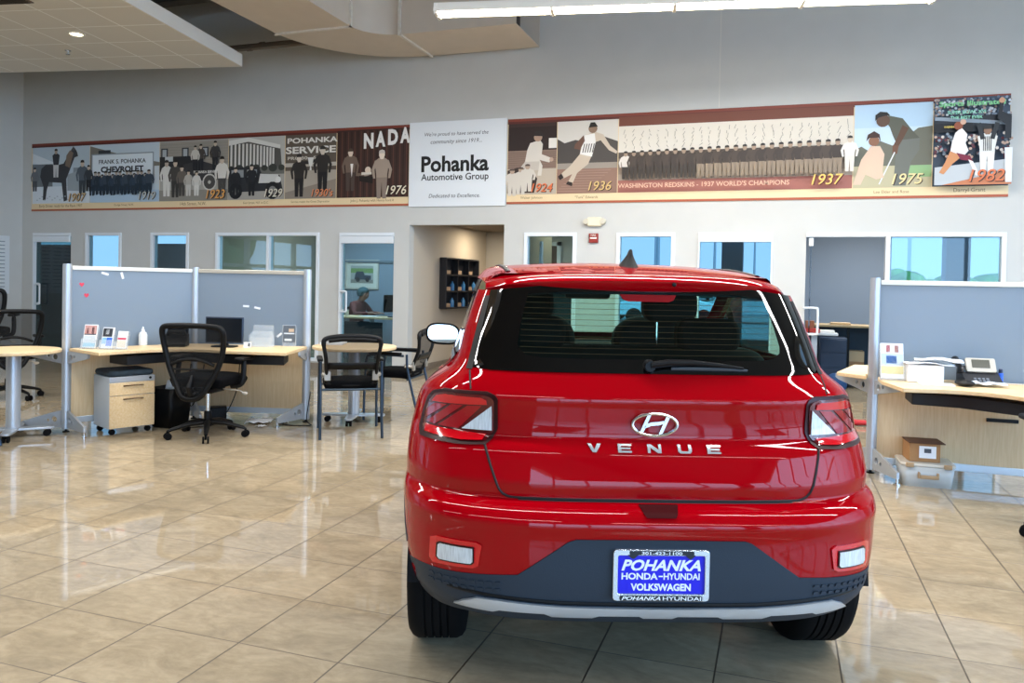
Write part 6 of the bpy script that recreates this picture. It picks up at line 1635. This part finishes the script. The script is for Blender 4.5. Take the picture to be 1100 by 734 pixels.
pole = thing('light_pole', 'tall car park lamp pole nearest the white-topped window', 'lamp post', (-6.6, 45, -.2), 0, 'lamp posts in the car park')
MB().cyl((0, 0, 0), (0, 0, 8.2), .12, .07, n=12).build('pole', mat('pole_grey', '#6b7378', .5), pole); MB().box((0, 0, 8.2), (2.2, .3, .12)).build('lamp_head', MATS['pole_grey'], pole)
for x, y, lab in ((-10.5, 70, 'car park lamp pole furthest left behind the windows'), (-4.6, 60, 'car park lamp pole in the middle distance behind the white-topped window'), (-2.2, 75, 'furthest car park lamp pole on the right side of the white-topped window'), (9.5, 50, 'car park lamp pole behind the corner office window')):
    c = copy_tree(pole); place(c, (x, y, -.2), 0, lab)
def parked(label, loc, rz, c):
    t = thing('parked_car', label, 'car', loc, rz, 'cars in the car park')
    prof = [(-2.2, .35), (-2.2, .85), (-1.6, .98), (-1.0, 1.45), (.7, 1.47), (1.3, 1.0), (2.1, .85), (2.2, .4)]
    MB().prism(prof, -.85, .85, M=Matrix(((1, 0, 0, 0), (0, 0, 1, 0), (0, 1, 0, 0), (0, 0, 0, 1)))).build('body', mat('far_car_' + c.strip('#'), c, .3, coat=1), t, bevel=.06)
    MB().prism([(-1.45, 1.0), (-.95, 1.38), (.62, 1.40), (1.1, 1.02)], -.86, .86, M=Matrix(((1, 0, 0, 0), (0, 0, 1, 0), (0, 1, 0, 0), (0, 0, 0, 1)))).build('windows', mat('far_glass', '#2a343c', .1), t)
    for x in (-1.4, 1.4):
        for s in (-1, 1): MB().cyl((x, s * .7, .33), (x, s * .88, .33), .33, n=20).build('wheel', M_rubber, t)
for lab, lc, rz_, c in (('white car parked far outside behind the white-topped window', (-4.4, 33, -.2), .2, '#dfe4e8'), ('silver car parked outside behind the white-topped window, further right', (-1.2, 36, -.2), .1, '#a8b0b8'), ('dark blue car parked outside at the left of the white-topped window', (-8.4, 35, -.2), 0, '#34465c'), ('white car parked outside behind the corner office window', (5.2, 30, -.2), .3, '#e4e6e8')): parked(lab, lc, rz_, c)
def bush(label, loc, r_, h, seed, c='#55704a'):
    rn = random.Random(seed); b = MB()
    for i in range(16): b.ball((rn.uniform(-r_, r_), rn.uniform(-r_, r_) * .5, h * rn.uniform(.35, .85)), (r_ * rn.uniform(.3, .5),) * 2 + (h * rn.uniform(.16, .28),), 10, 7)
    t = thing('tree', label, 'tree', loc, 0, 'trees beyond the car park')
    b.build('crown', mat('leaf_' + c.strip('#'), c, .9, noise=.4, nscale=2), t); MB().cyl((0, 0, 0), (0, 0, h * .5), .2, n=10).build('trunk', M_brown, t)
for i, (x, y, r_, h) in enumerate(((-26, 90, 8, 3.2), (-8, 95, 7, 3), (10, 98, 8, 3.2), (6.2, 36, 1.7, 2.3), (26, 85, 7, 4), (19, 60, 4, 3.2))):
    bush(['wide low tree at the far left beyond the car park', 'low tree behind the middle lamp poles', 'low tree behind the far right lamp pole', 'green tree standing close outside the corner office window', 'large tree far outside at the right', 'mid-sized tree outside at the right edge'][i], (x, y, -.2), r_, h, i, ['#7c8f80', '#7c8f80', '#7c8f80', '#4f7a3a', '#5c7a4c', '#5c7a4c'][i])
struct('pillar_1', MB().span((-.98, 14.3, -.2), (-.62, 14.66, 4)), mat('porch_grey', '#6c7278', .7), smooth=False)
struct('pillar_2', MB().span((2.55, 14.3, -.2), (2.9, 14.66, 4)), MATS['porch_grey'], smooth=False)
for x, y, r_, h, sd, lab in ((-18.5, 2.5, 1.6, 4.5, 11, 'green tree outside the left wall windows'), (-19, -1.5, 1.5, 4, 12, 'second green tree outside the left wall windows')): bush(lab, (x, y, -.2), r_, h, sd, '#5f8a44')
tag(MB().span((-30, -12, -.3), (-12.9, 12, -.2)).build('ground_left', MATS['asphalt'], smooth=False), kind='structure')

# ================================================================== LIGHT
w = bpy.data.worlds.new('sky'); SC.world = w; w.use_nodes = True
nt = w.node_tree; bg = nt.nodes['Background']; N = nt.nodes.new; L = nt.links.new
tc = N('ShaderNodeTexCoord'); sx = N('ShaderNodeSeparateXYZ'); L(tc.outputs['Generated'], sx.inputs[0])
cr = N('ShaderNodeValToRGB'); e = cr.color_ramp.elements
e[0].position = .48; e[0].color = rgb('#b4d4f8'); e[1].position = .8; e[1].color = rgb('#8cc4f2')
k = e.new(.44); k.color = rgb('#a9b4bd')
mr = N('ShaderNodeMapRange'); mr.inputs[1].default_value = -1; mr.inputs[2].default_value = 1; L(sx.outputs[2], mr.inputs[0]); L(mr.outputs[0], cr.inputs['Fac'])
L(cr.outputs['Color'], bg.inputs['Color'])
# the sky over the street in front (towards -y, and +x) is the sunlit, much brighter half
dt = N('ShaderNodeVectorMath'); dt.operation = 'DOT_PRODUCT'; dt.inputs[1].default_value = (.55, -.835, 0); L(tc.outputs['Generated'], dt.inputs[0])
st = N('ShaderNodeMapRange'); st.inputs[1].default_value = .1; st.inputs[2].default_value = .6; st.inputs[3].default_value = .95; st.inputs[4].default_value = 4.4
L(dt.outputs['Value'], st.inputs[0]); L(st.outputs[0], bg.inputs['Strength'])

def area(name, loc, sx_, sy_, power, col=(1, .985, .965), rot=(0, 0, 0)):
    l = bpy.data.lights.new(name, 'AREA'); l.shape = 'RECTANGLE'; l.size = sx_; l.size_y = sy_; l.energy = power; l.color = col
    o = bpy.data.objects.new(name, l); COL.objects.link(o); o.location = loc; o.rotation_euler = rot
    return o
# ceiling strip lights of the showroom (rows parallel to the pendant in view)
PW = 62
for (x, y) in ((-6.5, 5.2), (-1.2, 5.6), (3.8, 6.6), (-7.5, 1.6), (-2.2, 2.4), (3.0, 3.2), (-7.0, -2.4), (-1.6, -1.6), (4.0, -1.0)):
    area('strip_light', (x, y, 4.3), 4.6, .2, PW * (1.45 if y > 0 else .5), rot=(0, 0, TH))
area('pendant_glow', (A0 + A1) / 2 - Vector((0, 0, .07)), 4.6, .12, 70, rot=(0, 0, ang))
# unseen fill lamps added to brighten the offices behind the glass
area('office_fill', (-7.2, 12.2, 2.5), 1.2, .6, 40, (.8, .9, 1))
area('office_fill', (-11, 12.2, 2.5), 1.2, .6, 10, (.8, .9, 1))
area('office_fill', (1.4, 12.0, 2.5), 1.2, .6, 42, (.95, .97, 1))
area('office_fill', (-2.9, 12.0, 2.5), .6, .6, 12, (1, .88, .7))
area('hall_light', (-4.5, 12.4, 2.28), .3, .3, 14, (1, .84, .62))

# ================================================================== CAMERA
cam = bpy.data.cameras.new('camera'); co = bpy.data.objects.new('camera', cam); COL.objects.link(co)
pit, rol, yaw = -.0169, .0197, -.329
f = Vector((math.sin(yaw) * math.cos(pit), math.cos(yaw) * math.cos(pit), math.sin(pit)))
r = Vector((math.cos(yaw), -math.sin(yaw), 0)); u = r.cross(f)
r2 = math.cos(rol) * r + math.sin(rol) * u; u2 = -math.sin(rol) * r + math.cos(rol) * u
mw = Matrix((r2, u2, -f)).transposed().to_4x4(); mw.translation = (0, 0, 1.37)
co.matrix_world = mw
cam.sensor_width = 36; cam.lens = 840.3 / 1100 * 36; cam.shift_y = (318.7 - 367) / 1100
cam.clip_start = .05; cam.clip_end = 500
SC.camera = co
SC.view_settings.view_transform = 'Standard'; SC.view_settings.look = 'None'; SC.view_settings.gamma = 1
SC.view_settings.use_curve_mapping = False
SC.view_settings.exposure = 0.74
SC.cycles.use_denoising = True
SC.cycles.max_bounces = 10; SC.cycles.transparent_max_bounces = 16; SC.cycles.diffuse_bounces = 5; SC.cycles.glossy_bounces = 5
SC.cycles.sample_clamp_indirect = 6
SC.cycles.caustics_reflective = False; SC.cycles.caustics_refractive = False
